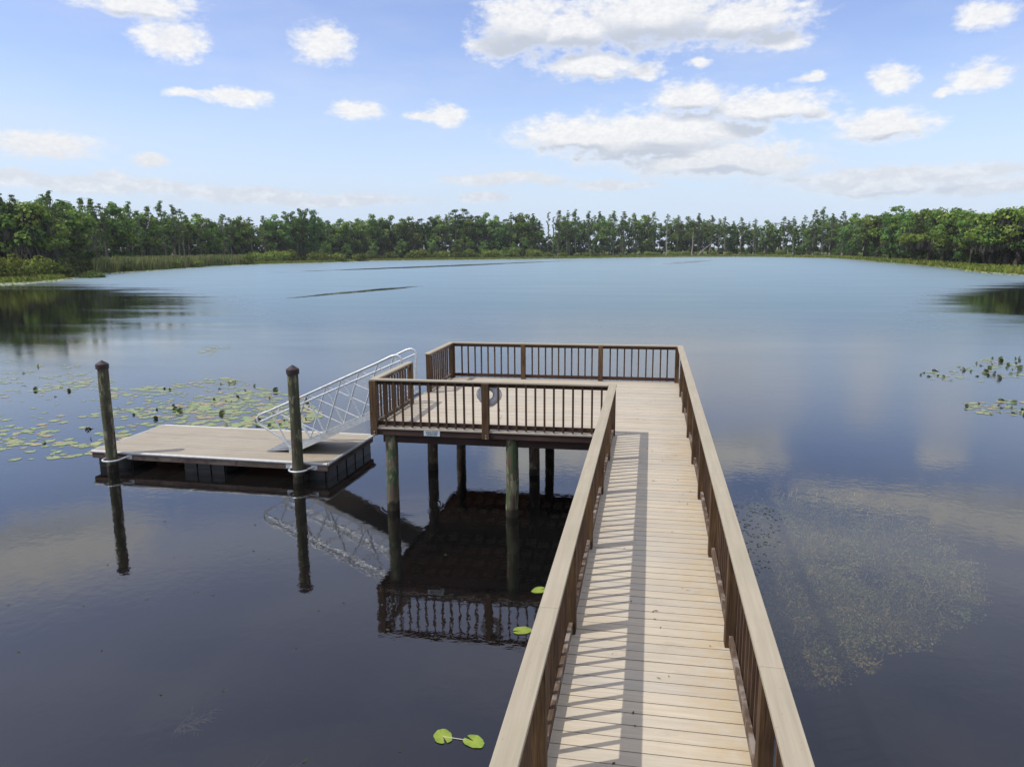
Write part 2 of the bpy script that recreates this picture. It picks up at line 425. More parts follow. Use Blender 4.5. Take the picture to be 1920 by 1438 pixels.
def make_tree(kind, var):
    L = Leaves(); T = MB()
    if kind == 'cypress':
        H = 20.; lean = rng.normal(size=2)*.5
        limb(T, (0,0,-.5), (0,0,1.2), .62, .36, 0, 8, 2); limb(T, (0,0,1.2), (lean[0],lean[1],H-.6), .36, .06, .12, 8, 7)
        start = (6.5, 4.5, 8.5, 3.0, 10.5, 5.5)[var % 6]; wid = (2.2, 2.7, 1.9, 2.5, 2.1, 1.5)[var % 6]
        z = start
        while z < H:
            f = (z-start)/(H-start)
            rad = wid*(.62+.55*math.sin(math.pi*min(1, .15+f*.8)))*(1 if f < .72 else (.66 if f < .88 else .38))
            for q in range(rng.integers(2, 5)):
                an = rng.random()*6.283; rr = rad*(.25+.75*rng.random())
                cx, cy = math.cos(an)*rr+lean[0]*z/H, math.sin(an)*rr+lean[1]*z/H
                cz = z+rng.normal()*.3
                if rr > .9: limb(T, (lean[0]*z/H, lean[1]*z/H, z-.5), (cx, cy, cz-.1), .07, .025, .06, 4, 2)
                cc = CYP[rng.integers(4)]; rx = .6+.45*rng.random()
                L.lump((cx, cy, cz), rx, rx*(.38+.25*rng.random()), 30, .36, cc, .6, .25)
                if rng.random() < .3: L.hang((cx, cy, cz-.2), rx, 9, 1.1, MOSS)
            z += .62+.5*rng.random()
        return H, T, L, M['bark']
    if kind == 'spire':
        H = 20.; limb(T, (0,0,-.5), (.3,.1,H), .28, .04, .1, 7, 7); z = 9.
        while z < H:
            L.lump((rng.normal()*.3+.2, rng.normal()*.3, z), .45+.25*rng.random(), .4, 20, .36, CYP[2], .5, .3); z += .55
        return H, T, L, M['bark']
    if kind == 'broadleaf':
        H = 14.; top = 3.2
        limb(T, (0,0,-.5), (.2,.1,4.2), .34, .24, .08, 8, 3)
        nl = 20+var % 3*4
        for q in range(nl):
            an = rng.random()*6.283; f = rng.random()
            zz = 4.2+8.0*f; env = 4.1*math.sqrt(max(.08, 1-((zz-7.2)/6.4)**2))
            rr = env*(.35+.65*rng.random()); rl = 1.1+.9*rng.random()
            ctr = (math.cos(an)*rr, math.sin(an)*rr, min(zz, H-rl*.72))
            limb(T, (.2,.1,3.4+.25*q % 4), (ctr[0]*.85, ctr[1]*.85, ctr[2]-.2), .13, .03, .2, 5, 3)
            L.lump(ctr, rl, rl*.72, 78, .52, BRD[rng.integers(4)], .55, .55)
            if rng.random() < .35: L.hang((ctr[0], ctr[1], ctr[2]-rl*.6), rl, 14, 1.5, MOSS)
        L.lump((.2,.1,H-.9), 1.3, .9, 70, .5, BRD[1], .6, .5)
        for q in range(8):
            an = rng.random()*6.283
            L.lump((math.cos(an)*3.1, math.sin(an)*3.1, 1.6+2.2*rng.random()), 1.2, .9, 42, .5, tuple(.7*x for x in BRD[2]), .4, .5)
        return H, T, L, M['bark_dark']
    if kind == 'oak':
        H = 12.
        limb(T, (0,0,-.5), (.3,0,3.), .6, .45, .1, 8, 3)
        for q in range(30):
            an = rng.random()*6.283; f = rng.random()**.8
            zz = 3.6+7.4*f; env = 5.6*math.sqrt(max(.05, 1-((zz-5.6)/6.2)**2))
            rr = env*(.3+.7*rng.random()**.6); rl = 1.2+1.0*rng.random()
            ctr = (math.cos(an)*rr, math.sin(an)*rr, min(zz, H-rl*.62))
            limb(T, (.3,0,2.6), (ctr[0]*.9, ctr[1]*.9, ctr[2]-.2), .2, .04, .35, 5, 4)
            L.lump(ctr, rl, rl*.62, 80, .5, BRD[rng.integers(4)], .5, .6)
            if rng.random() < .6: L.hang((ctr[0], ctr[1], ctr[2]-rl*.5), rl, 22, 1.7, (.10,.098,.08))
        return H, T, L, M['bark_dark']
    if kind == 'pine':
        H = 20.
        limb(T, (0,0,-.5), (.4,.2,H-1.), .32, .1, .15, 8, 7)
        for q in range(15):
            an = rng.random()*6.283; zz = 12.2+7.2*rng.random(); rr = (3.1 if zz < 17.5 else 1.8)*rng.random()**.6; rl = .9+.8*rng.random()
            c_ = (math.cos(an)*rr+.3, math.sin(an)*rr+.15, zz)
            limb(T, (.3,.15,zz-1.), c_, .09, .03, .1, 5, 2)
            L.lump(c_, rl*1.15, rl*.6, 66, .45, (.082,.125,.048), .7, .4)
        L.lump((.4,.2,H-.8), 1.5, .8, 60, .45, (.09,.135,.046), .7, .4)
        return H, T, L, M['bark']
    if kind == 'vine':
        H = 20.
        for q in range(3):
            x0, y0 = rng.normal()*1.6, rng.normal()*1.2; hh = H*(1-.13*q)
            limb(T, (x0*.4,y0*.4,-.5), (x0*1.6,y0*1.6,hh-.8), .3, .07, .3, 7, 7)
            z = 1.5
            while z < hh:
                f = z/H
                for _ in range(2):
                    rl = .8+.6*rng.random(); sp_ = 1.5*(1-.45*f)
                    L.lump((x0*(.4+1.2*f)+rng.normal()*sp_, y0*(.4+1.2*f)+rng.normal()*sp_, min(z, hh-.6)), rl, rl*.7, 40, .46, (BRD[2] if rng.random() < .6 else BRD[0]), .5, .5)
                z += .95
        return H, T, L, M['bark_dark']
    if kind == 'shrub':
        H = 3.
        for q in range(5):
            an = rng.random()*6.283; limb(T, (0,0,-.2), (math.cos(an)*1.2, math.sin(an)*1.2, 1.6+.6*rng.random()), .07, .02, .08, 5, 3)
        cb = [(.15,.195,.048),(.20,.25,.055),(.105,.145,.042)][var % 3]
        for q in range(13):
            an = rng.random()*6.283; rr = 1.7*rng.random()**.6; rl = .55+.4*rng.random()
            L.lump((math.cos(an)*rr, math.sin(an)*rr, min(.5+2.*rng.random()*(1-rr/2.6), H-rl*.7)), rl, rl*.72, 58, .23, cb, .5, .5)
        L.lump((0,0,.5), 2.0, .6, 150, .25, tuple(.75*x for x in cb), .4, .4)
        return H, T, L, M['bark_dark']

PROTO = {}
def proto(kind, var):
    if (kind, var) not in PROTO:
        H, T, L, bm_ = make_tree(kind, var)
        nm = {'cypress':'cypress_tree','spire':'cypress_tree','broadleaf':'broadleaf_tree','oak':'oak_tree','pine':'pine_tree','vine':'vine_covered_tree','shrub':'shrub'}[kind]
        me_t = bpy.data.meshes.new(nm+'_wood'); me_t.from_pydata(T.v, [], T.f); me_t.update(); me_t.materials.append(bm_)
        for p_ in me_t.polygons: p_.use_smooth = True
        me_c = L.mesh(nm+'_foliage'); me_c.materials.append(M['leaf'])
        PROTO[(kind, var)] = (H, nm, me_t, me_c)
    return PROTO[(kind, var)]
def plant(kind, var, az, d, height, label, group, cat='tree', wide=1., rz=None):
    H, nm, me_t, me_c = proto(kind, var)
    e = empty(nm, polar(az, d, gz(az, d)-.05), rng.random()*6.283 if rz is None else rz)
    s = height/H; e.scale = (s*wide, s*wide, s)
    for n_, me in (('stem' if kind == 'shrub' else 'trunk', me_t), ('crown' if kind != 'shrub' else 'foliage', me_c)):
        o = bpy.data.objects.new(n_, me); col.objects.link(o); o.parent = e
    tag(e, label, cat, group)
    return e

# canopy profile: bearing, distance, height of the tree standing there
TREES = [(-44.3,172,14.9),(-43.8,172,14.9),(-43.3,174,14.9),(-42.7,178,14.0),(-42.2,181,15.6),(-41.6,185,16.5),(-41.2,191,15.6),(-40.8,197,15.5),(-40.0,208,16.7),(-39.4,217,17.2),(-38.8,225,16.4),(-38.1,231,17.6),(-37.2,238,17.6),(-36.7,242,15.6),(-36.1,246,17.0),(-35.2,256,19.0),(-34.6,263,18.3),(-34.0,272,17.6),(-33.7,276,15.9),(-33.0,284,17.1),(-32.3,293,15.9),(-31.4,301,17.8),(-30.9,306,16.4),(-30.2,312,17.5),(-29.5,319,17.0),(-28.7,322,17.8),(-27.8,326,18.8),(-27.3,329,18.3),(-26.7,331,20.1),(-26.0,334,21.4),(-25.4,337,20.9),(-24.7,341,18.4),(-24.1,347,17.4),(-23.2,357,18.5),(-22.6,362,17.5),(-22.0,368,19.0),(-20.9,379,21.7),(-20.3,380,19.9),(-19.5,381,21.0),(-18.7,382,19.5),(-18.1,383,20.6),(-17.3,384,19.5),(-16.7,385,20.6),(-16.1,386,21.4),(-15.5,386,20.9),(-14.8,387,24.1),(-14.2,388,24.6),(-13.7,388,21.5),(-13.1,389,21.0),(-12.4,390,22.6),(-11.7,391,21.2),(-10.7,392,22.3),(-9.9,393,22.6),(-9.3,393,21.8),(-8.9,394,21.5),(-8.4,396,18.0),(-7.8,398,23.0),(-7.4,400,20.6),(-7.0,402,23.6),(-6.4,404,23.7),(-5.7,407,24.1),(-4.7,412,23.3),(-3.9,416,23.2),(-2.9,421,23.6),(-2.1,425,23.7),(-1.4,429,22.9),(-0.6,432,22.4),(0.1,434,23.6),(1.0,437,22.4),(1.8,440,21.8),(2.5,442,21.5),(3.3,443,22.6),(4.2,441,21.3),(5.2,439,20.5),(6.3,436,20.0),(7.2,434,18.9),(8.1,430,18.4),(9.2,418,19.2),(9.9,410,18.9),(10.5,404,19.1),(11.0,398,14.5),(11.2,395,21.4),(11.8,390,22.1),(12.3,384,18.8),(13.1,363,19.1),(13.8,344,17.8),(14.5,325,16.4),(15.3,302,16.4),(16.1,282,17.3),(16.5,274,17.0),(17.2,263,14.7),(18.0,249,14.4),(18.4,241,14.8),(19.2,228,14.5),(19.9,215,13.3),(20.3,208,11.4),(20.8,200,11.7),(21.6,191,11.4),(22.0,188,10.4),(22.4,186,11.9),(22.8,183,12.2),(23.3,180,12.3)]
ta = np.array([t[0] for t in TREES]); th = np.array([t[2] for t in TREES])
SEG = [(-90,-43.1,'behind the leftmost shore bushes'),
 (-43.1,-38.6,'behind the near end of the reed bed'),
 (-38.6,-34.4,'behind the middle of the reed bed'),
 (-34.4,-30.6,'behind the thin far end of the reed bed'),
 (-30.6,-27.5,'between reed bed and vine draped trees'),
 (-27.5,-24.8,'among the vine draped trees'),
 (-24.8,-19.0,'just right of the vine draped trees'),
 (-19.0,-15.2,'just left of the round topped pine'),
 (-15.2,-9.2,'between round topped pine and sky gap'),
 (-9.2,-5.2,'around the sky gap behind the platform'),
 (-5.2,-0.4,'between sky gap and pale dead trunk'),
 (-0.4,4.2,'beside the pale dead trunks'),
 (4.2,10.7,'left of the narrow sky notch'),
 (10.7,15.0,'just right of the narrow sky notch'),
 (15.0,19.0,'behind the far part of the yellow marsh'),
 (19.0,90,'behind the near end of the yellow marsh')]
def seg(az):
    for a, b, t in SEG:
        if a <= az < b: return t
    return SEG[-1][2]
ADJ = {'cypress':'slim layered cypress','spire':'thin cypress spire','broadleaf':'rounded leafy green tree','oak':'broad mossy oak','pine':'high crowned pine','vine':'tall vine draped tree','shrub':'low leafy shrub'}
def pick(az):
    u = rng.random()
    if az < -43: return 'oak' if u < .5 else 'cypress'
    if az < -31: return 'cypress' if u < .85 else 'broadleaf'
    if az < -27.4: return 'cypress' if u < .5 else 'broadleaf'
    if az < -25: return 'vine'
    if az < -9: return 'broadleaf' if u < .72 else ('pine' if u < .85 else 'cypress')
    if az < 10.7: return 'cypress' if u < .82 else 'broadleaf'
    if az < 15: return 'cypress' if u < .5 else 'broadleaf'
    return 'oak' if u < .55 else 'broadleaf'
NOTE = {-41.6:('cypress','tallest tufted cypress rising over the near left bank bushes'),
 -35.2:('cypress','tallest slender cypress standing alone above the reed bed'),
 -37.2:('cypress','dense dark cypress with sky on its left over the reeds'),
 -26.0:('vine','tallest vine draped tree with split spires on the far left shore'),
 -14.2:('pine','tallest round topped pine in the middle of the far treeline'),
 -20.9:('broadleaf','tallest dark leafy tree on the far shore above the gangway handrail'),
 -7.4:('spire','thinnest bare cypress spire standing alone in the sky gap'),
 -7.8:('spire','second thin spire on the left rim of the sky gap'),
 -5.7:('cypress','tall tufted cypress on the right rim of the sky gap'),
 11.8:('cypress','tall open cypress just right of the narrow sky notch'),
 16.1:('broadleaf','tallest leafy tree above the start of the yellow marsh'),
 23.3:('oak','nearest broad oak at the end of the right bank')}
def plant_auto(az, d, h, kind=None, wide=1., tag_=''):
    kind = kind or pick(az)
    if kind == 'cypress' and -1.5 < az < 11: kind_v = [0,2,4][int(rng.integers(3))]
    else: kind_v = None
    nv = {'cypress':6,'broadleaf':4,'oak':3,'pine':2,'vine':2,'spire':1,'shrub':3}[kind]
    lab = ADJ[kind]+' '+seg(az); 
    if tag_: lab = tag_+' '+lab
    return plant(kind, int(rng.integers(nv)) if kind_v is None else kind_v, az, d, h, lab, ADJ[kind]+'s '+seg(az), 'tree', wide)
for az, d, h in TREES:
    if az in NOTE:
        k, lab = NOTE[az]; plant(k, 0, az, d, h, lab, None, 'tree', 1.0)
    else:
        k = pick(az); plant_auto(az, d, h*(1 if k != 'oak' else .98), k, .9+.25*rng.random())
# trees filling the wood between and behind those of the skyline
az = -58.
while az < 37:
    D = shore(az)*1.06+18; step = math.degrees(3.4/D)
    az += step*(.6+.8*rng.random())
    if -7.9 < az < -6.9 or 10.8 < az < 11.15: continue
    h = float(np.interp(az, ta, th))*(.72+.25*rng.random())
    plant_auto(az, D*(1.0+.07*rng.random())+3*rng.random(), h, None, .85+.35*rng.random())
# low trees in front
az = -27.
while az < 17:
    D = shore(az)*1.06+12; az += math.degrees(11./D)*(.5+rng.random())
    if -1 < az < 11 and rng.random() < .65: continue
    plant_auto(az, D, 6.5+4*rng.random(), 'cypress' if az > -9 else 'broadleaf', 1.0, 'young')
# shrubs along the banks
def shrub(az, d, h, wide, lab, grp, var=None):
    return plant('shrub', int(rng.integers(3)) if var is None else var, az, d, h, lab, grp, 'shrub', wide)
for az, k, h, w_, lab in ((-44.2, 9, 6.2, 1.0, 'tall bright green bush at the very left edge of the bank'), (-42.9, 13, 5.6, .95, 'rounded olive bush left of the twin shore bushes'),
        (-41.6, 9, 5.4, 1.05, 'left one of the twin dense bushes on the near left bank'), (-40.9, 10, 5.6, 1.05, 'right one of the twin dense bushes on the near left bank'),
        (-39.6, 14, 4.6, .95, 'dark leaning bush beside the left end of the reed bed'), (-38.2, 26, 5.2, 1.1, 'bright lime bush behind the left part of the reed bed')):
    shrub(az, shore(az)+k, h, w_, lab, None, 1 if 'bright' in lab else None)
az = -46.5
while az < 24:
    D = shore(az); az += math.degrees(6.5/D)*(.6+.9*rng.random())
    if az > 15 and rng.random() < .45: continue
    dens = -30 < az < -8
    shrub(az, D+(13+9*rng.random() if az < -39 else 17+8*rng.random()), (4.0+3*rng.random() if dens else 2.2+1.8*rng.random()) if az < 15 else 1.6+1.5*rng.random(), 1.1+.4*rng.random(),
          'low leafy shrub '+seg(az), 'low shrubs '+seg(az))
# dead trunks
def snag(az, d, h, lean, lab):
    T = MB(); limb(T, (0,0,-.4), (lean[0], lean[1], h), .4, .09, .15, 8, 6)
    for q in range(5):
        z = h*(.5+.45*rng.random()); an = rng.random()*6.283; f = z/h
        limb(T, (lean[0]*f, lean[1]*f, z), (lean[0]*f+math.cos(an)*1.5, lean[1]*f+math.sin(an)*1.5, z+.7), .09, .03, .1, 5, 2)
    o = T.build('dead_tree', M['bark_pale'], smooth=True); o.location = polar(az, d, gz(az, d)); tag(o, lab, 'dead tree')
snag(1.0, 405, 19, (.4,0), 'pale dead trunk standing upright before the far wood')
snag(2.9, 409, 13, (.3,.2), 'shorter pale dead trunk right of the upright tall one')
snag(3.2, 410, 7, (8.0,.5), 'pale dead trunk leaning far over at the far shore')

# understorey mass behind the trunks
L = Leaves()
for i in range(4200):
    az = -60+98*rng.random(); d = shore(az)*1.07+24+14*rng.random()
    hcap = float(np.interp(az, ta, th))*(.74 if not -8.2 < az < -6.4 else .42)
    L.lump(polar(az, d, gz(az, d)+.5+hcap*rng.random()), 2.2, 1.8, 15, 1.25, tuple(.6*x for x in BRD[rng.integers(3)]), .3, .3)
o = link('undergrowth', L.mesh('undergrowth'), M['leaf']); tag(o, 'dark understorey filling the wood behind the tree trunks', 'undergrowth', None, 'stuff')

# reeds, marsh plants and the shore lily mat
def blades(name, spots, hgt, wid, cols, label, cat, mat='reed'):
    vs = []; cl = []
    for (x, y, z) in spots:
        h = hgt*(.55+.6*rng.random()); a = rng.random()*6.283; dx, dy = math.cos(a)*wid, math.sin(a)*wid
        lx, ly = rng.normal()*h*.14, rng.normal()*h*.14
        vs += [(x-dx,y-dy,z),(x+dx,y+dy,z),(x+dx*.25+lx,y+dy*.25+ly,z+h),(x-dx*.25+lx,y-dy*.25+ly,z+h)]
        cc = np.array(cols[rng.integers(len(cols))])*(.7+.6*rng.random()); cl += [cc*.9,cc*.9,cc*1.1,cc*1.1]
    o = link(name, quads_mesh(name, np.array(vs), np.array(cl)), M[mat]); tag(o, label, cat, None, 'stuff')
sp_ = []
for i in range(9000):
    az = -39.6+9.6*rng.random()**.9; k = 1.5+11*rng.random()
    if az > -31.5 and rng.random() < .5: continue
    sp_.append(polar(az, shore(az)+k, gz(az, shore(az)+k)-.1))
blades('reed_bed', sp_, 3.1, .16, [(.21,.24,.085),(.27,.27,.11),(.15,.20,.06),(.29,.27,.13)], 'tall straw green reed bed along the left shore', 'reeds')
sp_ = []
for i in range(20000):
    az = -50+80*rng.random(); s = shore(az)
    wdt = 22 if az > 12 else (7 if az > -30 else 10)
    k = .2+wdt*rng.random()
    if -39.6 < az < -30.5 and rng.random() < .7: continue
    sp_.append(polar(az, s+k, gz(az, s+k)-.1))
blades('marsh_grass', sp_, .75, .3, [(.17,.25,.045),(.24,.285,.055),(.12,.19,.045),(.25,.235,.065)], 'yellow green marsh plants fringing the shore', 'marsh plants')
L = Leaves()
for i in range(16000):
    az = -52+84*rng.random(); s = shore(az)
    wdt = 7.5 if az < -37 else (4. if az < -28 else (2.2 if az < 12 else 3.5))
    k = 1.0-(wdt+1.)*rng.random()**1.6+1.3*math.sin(az*5.1)+.8*math.sin(az*13)
    p = polar(az, s+k, .03+.10*rng.random()**3)
    L.add(np.array([p]), np.array([[rng.normal()*.12, rng.normal()*.12, 1.]]), np.array([.55+.5*rng.random()]), np.array([[(.28,.33,.07),(.33,.35,.09),(.20,.27,.06)][rng.integers(3)]])*(.75+.5*rng.random()))
o = link('lily_mat', L.mesh('lily_mat'), M['pad']); tag(o, 'pale yellow green mat of floating leaves along the shore', 'lily pads', None, 'stuff')

# ------------------------------------------------------------------ lily pads
def pad_mesh(name, kind):
    v = [(0,0,.006)]; f = []; n = 22; cl = []
    notch = .32+.15*rng.random()
    base = np.array({'flat':(.21,.28,.075),'pale':(.28,.32,.11),'rust':(.33,.25,.10),'curl':(.10,.13,.04),'up':(.07,.10,.03)}[kind])
    ph = rng.random()*6.28
    for i in range(n+1):
        a = notch/2+(2*math.pi-notch)*i/n
        rr = 1.0*(1+.05*math.sin(3*a+ph)+.035*rng.normal()); x, y = math.cos(a)*rr*1.12, math.sin(a)*rr*.92
        z = .012+.02*rng.random()
        if kind == 'curl': z = .02+.75*max(0, math.cos(a-ph))**2
        if kind == 'up': x, y, z = x*.75, y*.30, .45+.75*y+.15*x
        v.append((x, y, z))
    for i in range(1, n+1): f.append((0, i, i+1))
    if kind == 'up':
        v[0] = (0,0,.42); k = len(v); v += [(-.04,0,-.5),(.04,0,-.5),(.03,0,.45),(-.03,0,.45)]; f.append((k,k+1,k+2,k+3))
    me = bpy.data.meshes.new(name); me.from_pydata(v, [], f); me.update()
    at = me.color_attributes.new('tint', 'FLOAT_COLOR', 'POINT')
    arr = []
    for i in range(len(v)):
        c_ = base*(.75+.5*rng.random())*(1.25 if i == 0 else 1.)
        if i > 0 and rng.random() < .14: c_ = c_*np.array([.95,.62,.6])
        arr += [c_[0], c_[1], c_[2], 1]
    at.data.foreach_set('color', arr); me.materials.append(M['pad']); return me
PK = ['flat','flat','flat','pale','pale','rust','curl','up']
PADS = [pad_mesh('lily_leaf', k) for k in PK]
def inside(p, poly):
    x, y = p; c = False; j = len(poly)-1
    for i in range(len(poly)):
        if (poly[i][1] > y) != (poly[j][1] > y) and x < (poly[j][0]-poly[i][0])*(y-poly[i][1])/(poly[j][1]-poly[i][1])+poly[i][0]: c = not c
        j = i
    return c
def scatter(poly, k, dens=None):
    xs = [p[0] for p in poly]; ys = [p[1] for p in poly]; o = []; tries = 0
    while len(o) < k and tries < k*60:
        tries += 1
        p = (min(xs)+(max(xs)-min(xs))*rng.random(), min(ys)+(max(ys)-min(ys))*rng.random())
        if inside(p, poly) and (dens is None or rng.random() < dens(p)): o.append(p)
    return o
FIELD = [(-30,26.5),(-29.5,29.4),(-26,28.8),(-22.4,27.3),(-19,23.6),(-16.6,26.4),(-15.2,25.6),(-13.6,24.2),(-12.4,23.9),(-11.2,22.6),(-9.6,20.6),(-9.9,18.1),(-12.3,18.2),(-13.2,18.5),(-12.9,16.2),(-13.5,15.2),(-15.5,14.7),(-19,16.5),(-24,21)]
cl_ = [(FIELD[rng.integers(len(FIELD))][0]*.5-9*rng.random(), 16+11*rng.random()) for _ in range(26)]
def dens(p):
    base = .07 if p[0] < -14.5 else .5
    return min(1, base+.9*max(math.exp(-((p[0]-c[0])**2+(p[1]-c[1])**2)/1.1) for c in cl_))
spots = [(p, 0) for p in scatter(FIELD, 1250, dens)]
spots += [(p, 1) for p in scatter([(-22.6,33),(-22.8,35.4),(-21.4,35),(-20.9,32.4)], 34)]
spots += [(p, 2) for p in scatter([(10.1,30.9),(12.1,32.8),(14.7,35.9),(16.5,36.1),(15.2,31.8),(13.0,30.1),(11.7,29.4),(10.5,29.4)], 150)]
spots += [(p, 3) for p in scatter([(9.5,25.0),(11.1,26.1),(12.4,25.7),(11.4,23.5),(9.8,23.8)], 80)]
LAB = ['lily leaf in the scattered field beyond and left of the floating dock','pale lily leaf in the small lone patch far behind the gangway',
       'lily leaf in the farther patch right of the pier','lily leaf in the nearer small patch right of the pier']
GRP = ['scattered lily field left of the floating dock','small lone lily patch behind the gangway','farther lily patch right of the pier','nearer lily patch right of the pier']
ADJP = {'flat':'flat green','pale':'flat pale green','rust':'flat rusty edged','curl':'dark curled','up':'dark upright'}
spots.sort(key=lambda q: q[0][0]**2+q[0][1]**2)
rest_v = []; rest_f = []; rest_c = []; n_ind = 0
for (x, y), gi in spots:
    u = rng.random()
    pu = .035 if gi == 0 else (.0 if gi == 1 else .2)
    if u < pu: ki = 7
    elif u < pu*1.7: ki = 6
    else: ki = int(rng.integers(6)) if gi != 1 else int(3+rng.integers(2))
    me = PADS[ki]; s = (.06+.10*rng.random()**1.5)*(.8 if ki > 5 else 1.); az_ = rng.random()*6.283
    if n_ind < 290:
        o = bpy.data.objects.new('lily_pad', me); col.objects.link(o); o.location = (x, y, .004); o.scale = (s, s, s); o.rotation_euler.z = az_
        t = LAB[gi].replace('pale lily', 'lily') if 'pale' in ADJP[PK[ki]] else LAB[gi]
        tag(o, ADJP[PK[ki]]+' '+t, 'lily pad', ADJP[PK[ki]]+' leaves of the '+GRP[gi]); n_ind += 1
    else:
        b0 = len(rest_v); ca, sa_ = math.cos(az_)*s, math.sin(az_)*s
        rest_v += [(v.co.x*ca-v.co.y*sa_+x, v.co.x*sa_+v.co.y*ca+y, v.co.z*s+.004) for v in me.vertices]
        rest_f += [tuple(b0+i for i in p_.vertices) for p_ in me.polygons]
        rest_c += [tuple(d_.color) for d_ in me.color_attributes['tint'].data]
me = bpy.data.meshes.new('lily_field'); me.from_pydata(rest_v, [], rest_f); me.update()
at = me.color_attributes.new('tint', 'FLOAT_COLOR', 'POINT'); at.data.foreach_set('color', np.array(rest_c, np.float32).ravel())
tag(link('lily_field', me, M['pad']), 'farther lily leaves scattered over the open water', 'lily pads', None, 'stuff')
# the lone pads close to the walkway
def lone(x, y, s, rz, label, ki, stem=None):
    o = bpy.data.objects.new('lily_pad', PADS[ki].copy()); col.objects.link(o); o.location = (x, y, .006); o.scale = (s, s*.95, s); o.rotation_euler.z = rz
    at = o.data.color_attributes['tint']; k = len(at.data)
    arr = np.array([[.23,.34,.055,1.]]*k)*(.8+.4*rng.random((k,1))); arr[0,:3] = (.34,.42,.06); at.data.foreach_set('color', arr.ravel())
    tag(o, label, 'lily pad')
    if stem:
        t = MB().tube([(0,0,.0),stem], .035, 6); c_ = t.build('stalk', M['rope'], o)
lone(-1.985, 6.62, .108, R(-60), 'left bright green lily pad of the lone pair by the walkway', 0, (1.25,2.0,.02))
lone(-1.655, 6.60, .106, R(150), 'right ragged bright lily pad of the lone pair by the walkway', 1)
lone(-1.50, 10.08, .11, R(40), 'bright lily pad on the dark platform reflection beside the walkway rail', 2)
lone(-1.55, 8.88, .115, R(200), 'bright lily pad on the mirrored railing beside the walkway', 0)

# ------------------------------------------------------------------ underwater weed
WEED = [(x_*1.11, y_*1.11) for x_, y_ in [(1.6,14.3),(2.8,15.1),(4.2,14.4),(4.9,13.2),(5.1,11.7),(4.5,10.5),(3.3,9.5),(2.7,8.7),(2.1,8.5),(1.3,8.6)]]
vs = []; cl = []
wc = [(1.8+3.1*rng.random(), 10.2+5.7*rng.random()) for _ in range(34)]
for (x, y) in scatter(WEED, 7000, lambda p: min(1, .10+.9*max(math.exp(-((p[0]-c[0])**2+(p[1]-c[1])**2)/.11) for c in wc))):
    a = rng.random()*6.283; ln = .03+.10*rng.random(); wd = .004+.007*rng.random(); z = -.15-.5*rng.random()
    dx, dy = math.cos(a), math.sin(a); zz = z+.10*rng.random()
    vs += [(x-dy*wd,y+dx*wd,z),(x+dy*wd,y-dx*wd,z),(x+dx*ln+dy*wd,y+dy*ln-dx*wd,zz),(x+dx*ln-dy*wd,y+dy*ln+dx*wd,zz)]
    cc = np.array([(.38,.38,.14),(.23,.30,.12),(.46,.42,.18),(.12,.16,.08)][rng.integers(4)])*(.6+.7*rng.random()); cl += [cc]*4
L = Leaves()
for p in scatter(WEED, 380):
    L.lump((p[0], p[1], -.78+.3*rng.random()), .16+.30*rng.random(), .10, 340, .032, [(.40,.44,.15),(.28,.36,.13),(.50,.46,.18)][rng.integers(3)], .8, .1, .35)
o = link('weed_mat', L.mesh('weed_mat'), M['weed']); tag(o, 'brown green tangled mat of weed deeper under the water right of the walkway', 'water weed', None, 'stuff')
o = link('water_weed', quads_mesh('water_weed', np.array(vs), np.array(cl)), M['weed']); tag(o, 'olive weed bed just under the water right of the walkway', 'water weed', None, 'stuff')
L = Leaves()
for p in scatter([(-9,6),(-9,12),(-3,12),(-2,6)], 26)+scatter([(1.3,14.0),(2.0,14.6),(2.6,14.0),(2.0,11.5),(1.3,10.5)], 220):
    L.add(np.array([(p[0],p[1],.006)]), np.array([[0.05*rng.normal(),.05*rng.normal(),1.]]), np.array([.03+.04*rng.random()]), np.array([[.03,.045,.02]]))
o = link('floating_debris', L.mesh('floating_debris'), M['pad']); tag(o, 'dark specks of leaf litter floating above the weed bed', 'leaf litter', None, 'stuff')
def sprig(x, y, s, lab):
    T = MB()
    for q in range(7):
        a = R(20)+rng.normal()*.7; ln = s*(.5+.6*rng.random()); p0 = np.array([x, y, -.85]); d = np.array([math.cos(a), math.sin(a), .25])
        pts = [tuple(p0+d*ln*t+np.array([0, .06*math.sin(3*t+q), 0])) for t in (0,.33,.66,1)]
        T.tube(pts, [.014,.012,.009,.004], 5)
        for t in (.35,.55,.75,.9):
            b = p0+d*ln*t; aa = a+rng.choice([-.7,.7]); T.tube([tuple(b), tuple(b+np.array([math.cos(aa), math.sin(aa), .2])*s*.25)], [.009,.004], 4)
    o = T.build('water_plant', M['sprig'], loc=(x, y, -.85)); tag(o, lab, 'water plant')
M['sprig'] = simple('grey green sprig', (.13,.13,.10), .8, .1, 0, .3, 20)
sprig(-4.45, 6.55, .75, 'long grey feathery sprig under water near the lone lily pair')
sprig(-5.6, 7.35, .45, 'small faint sprig under water midway along the left water')
sprig(-5.5, 5.75, .55, 'grey sprig under water nearest the bottom left corner')
sprig(-4.1, 5.8, .6, 'branching grey sprig under water below the long feathery one')

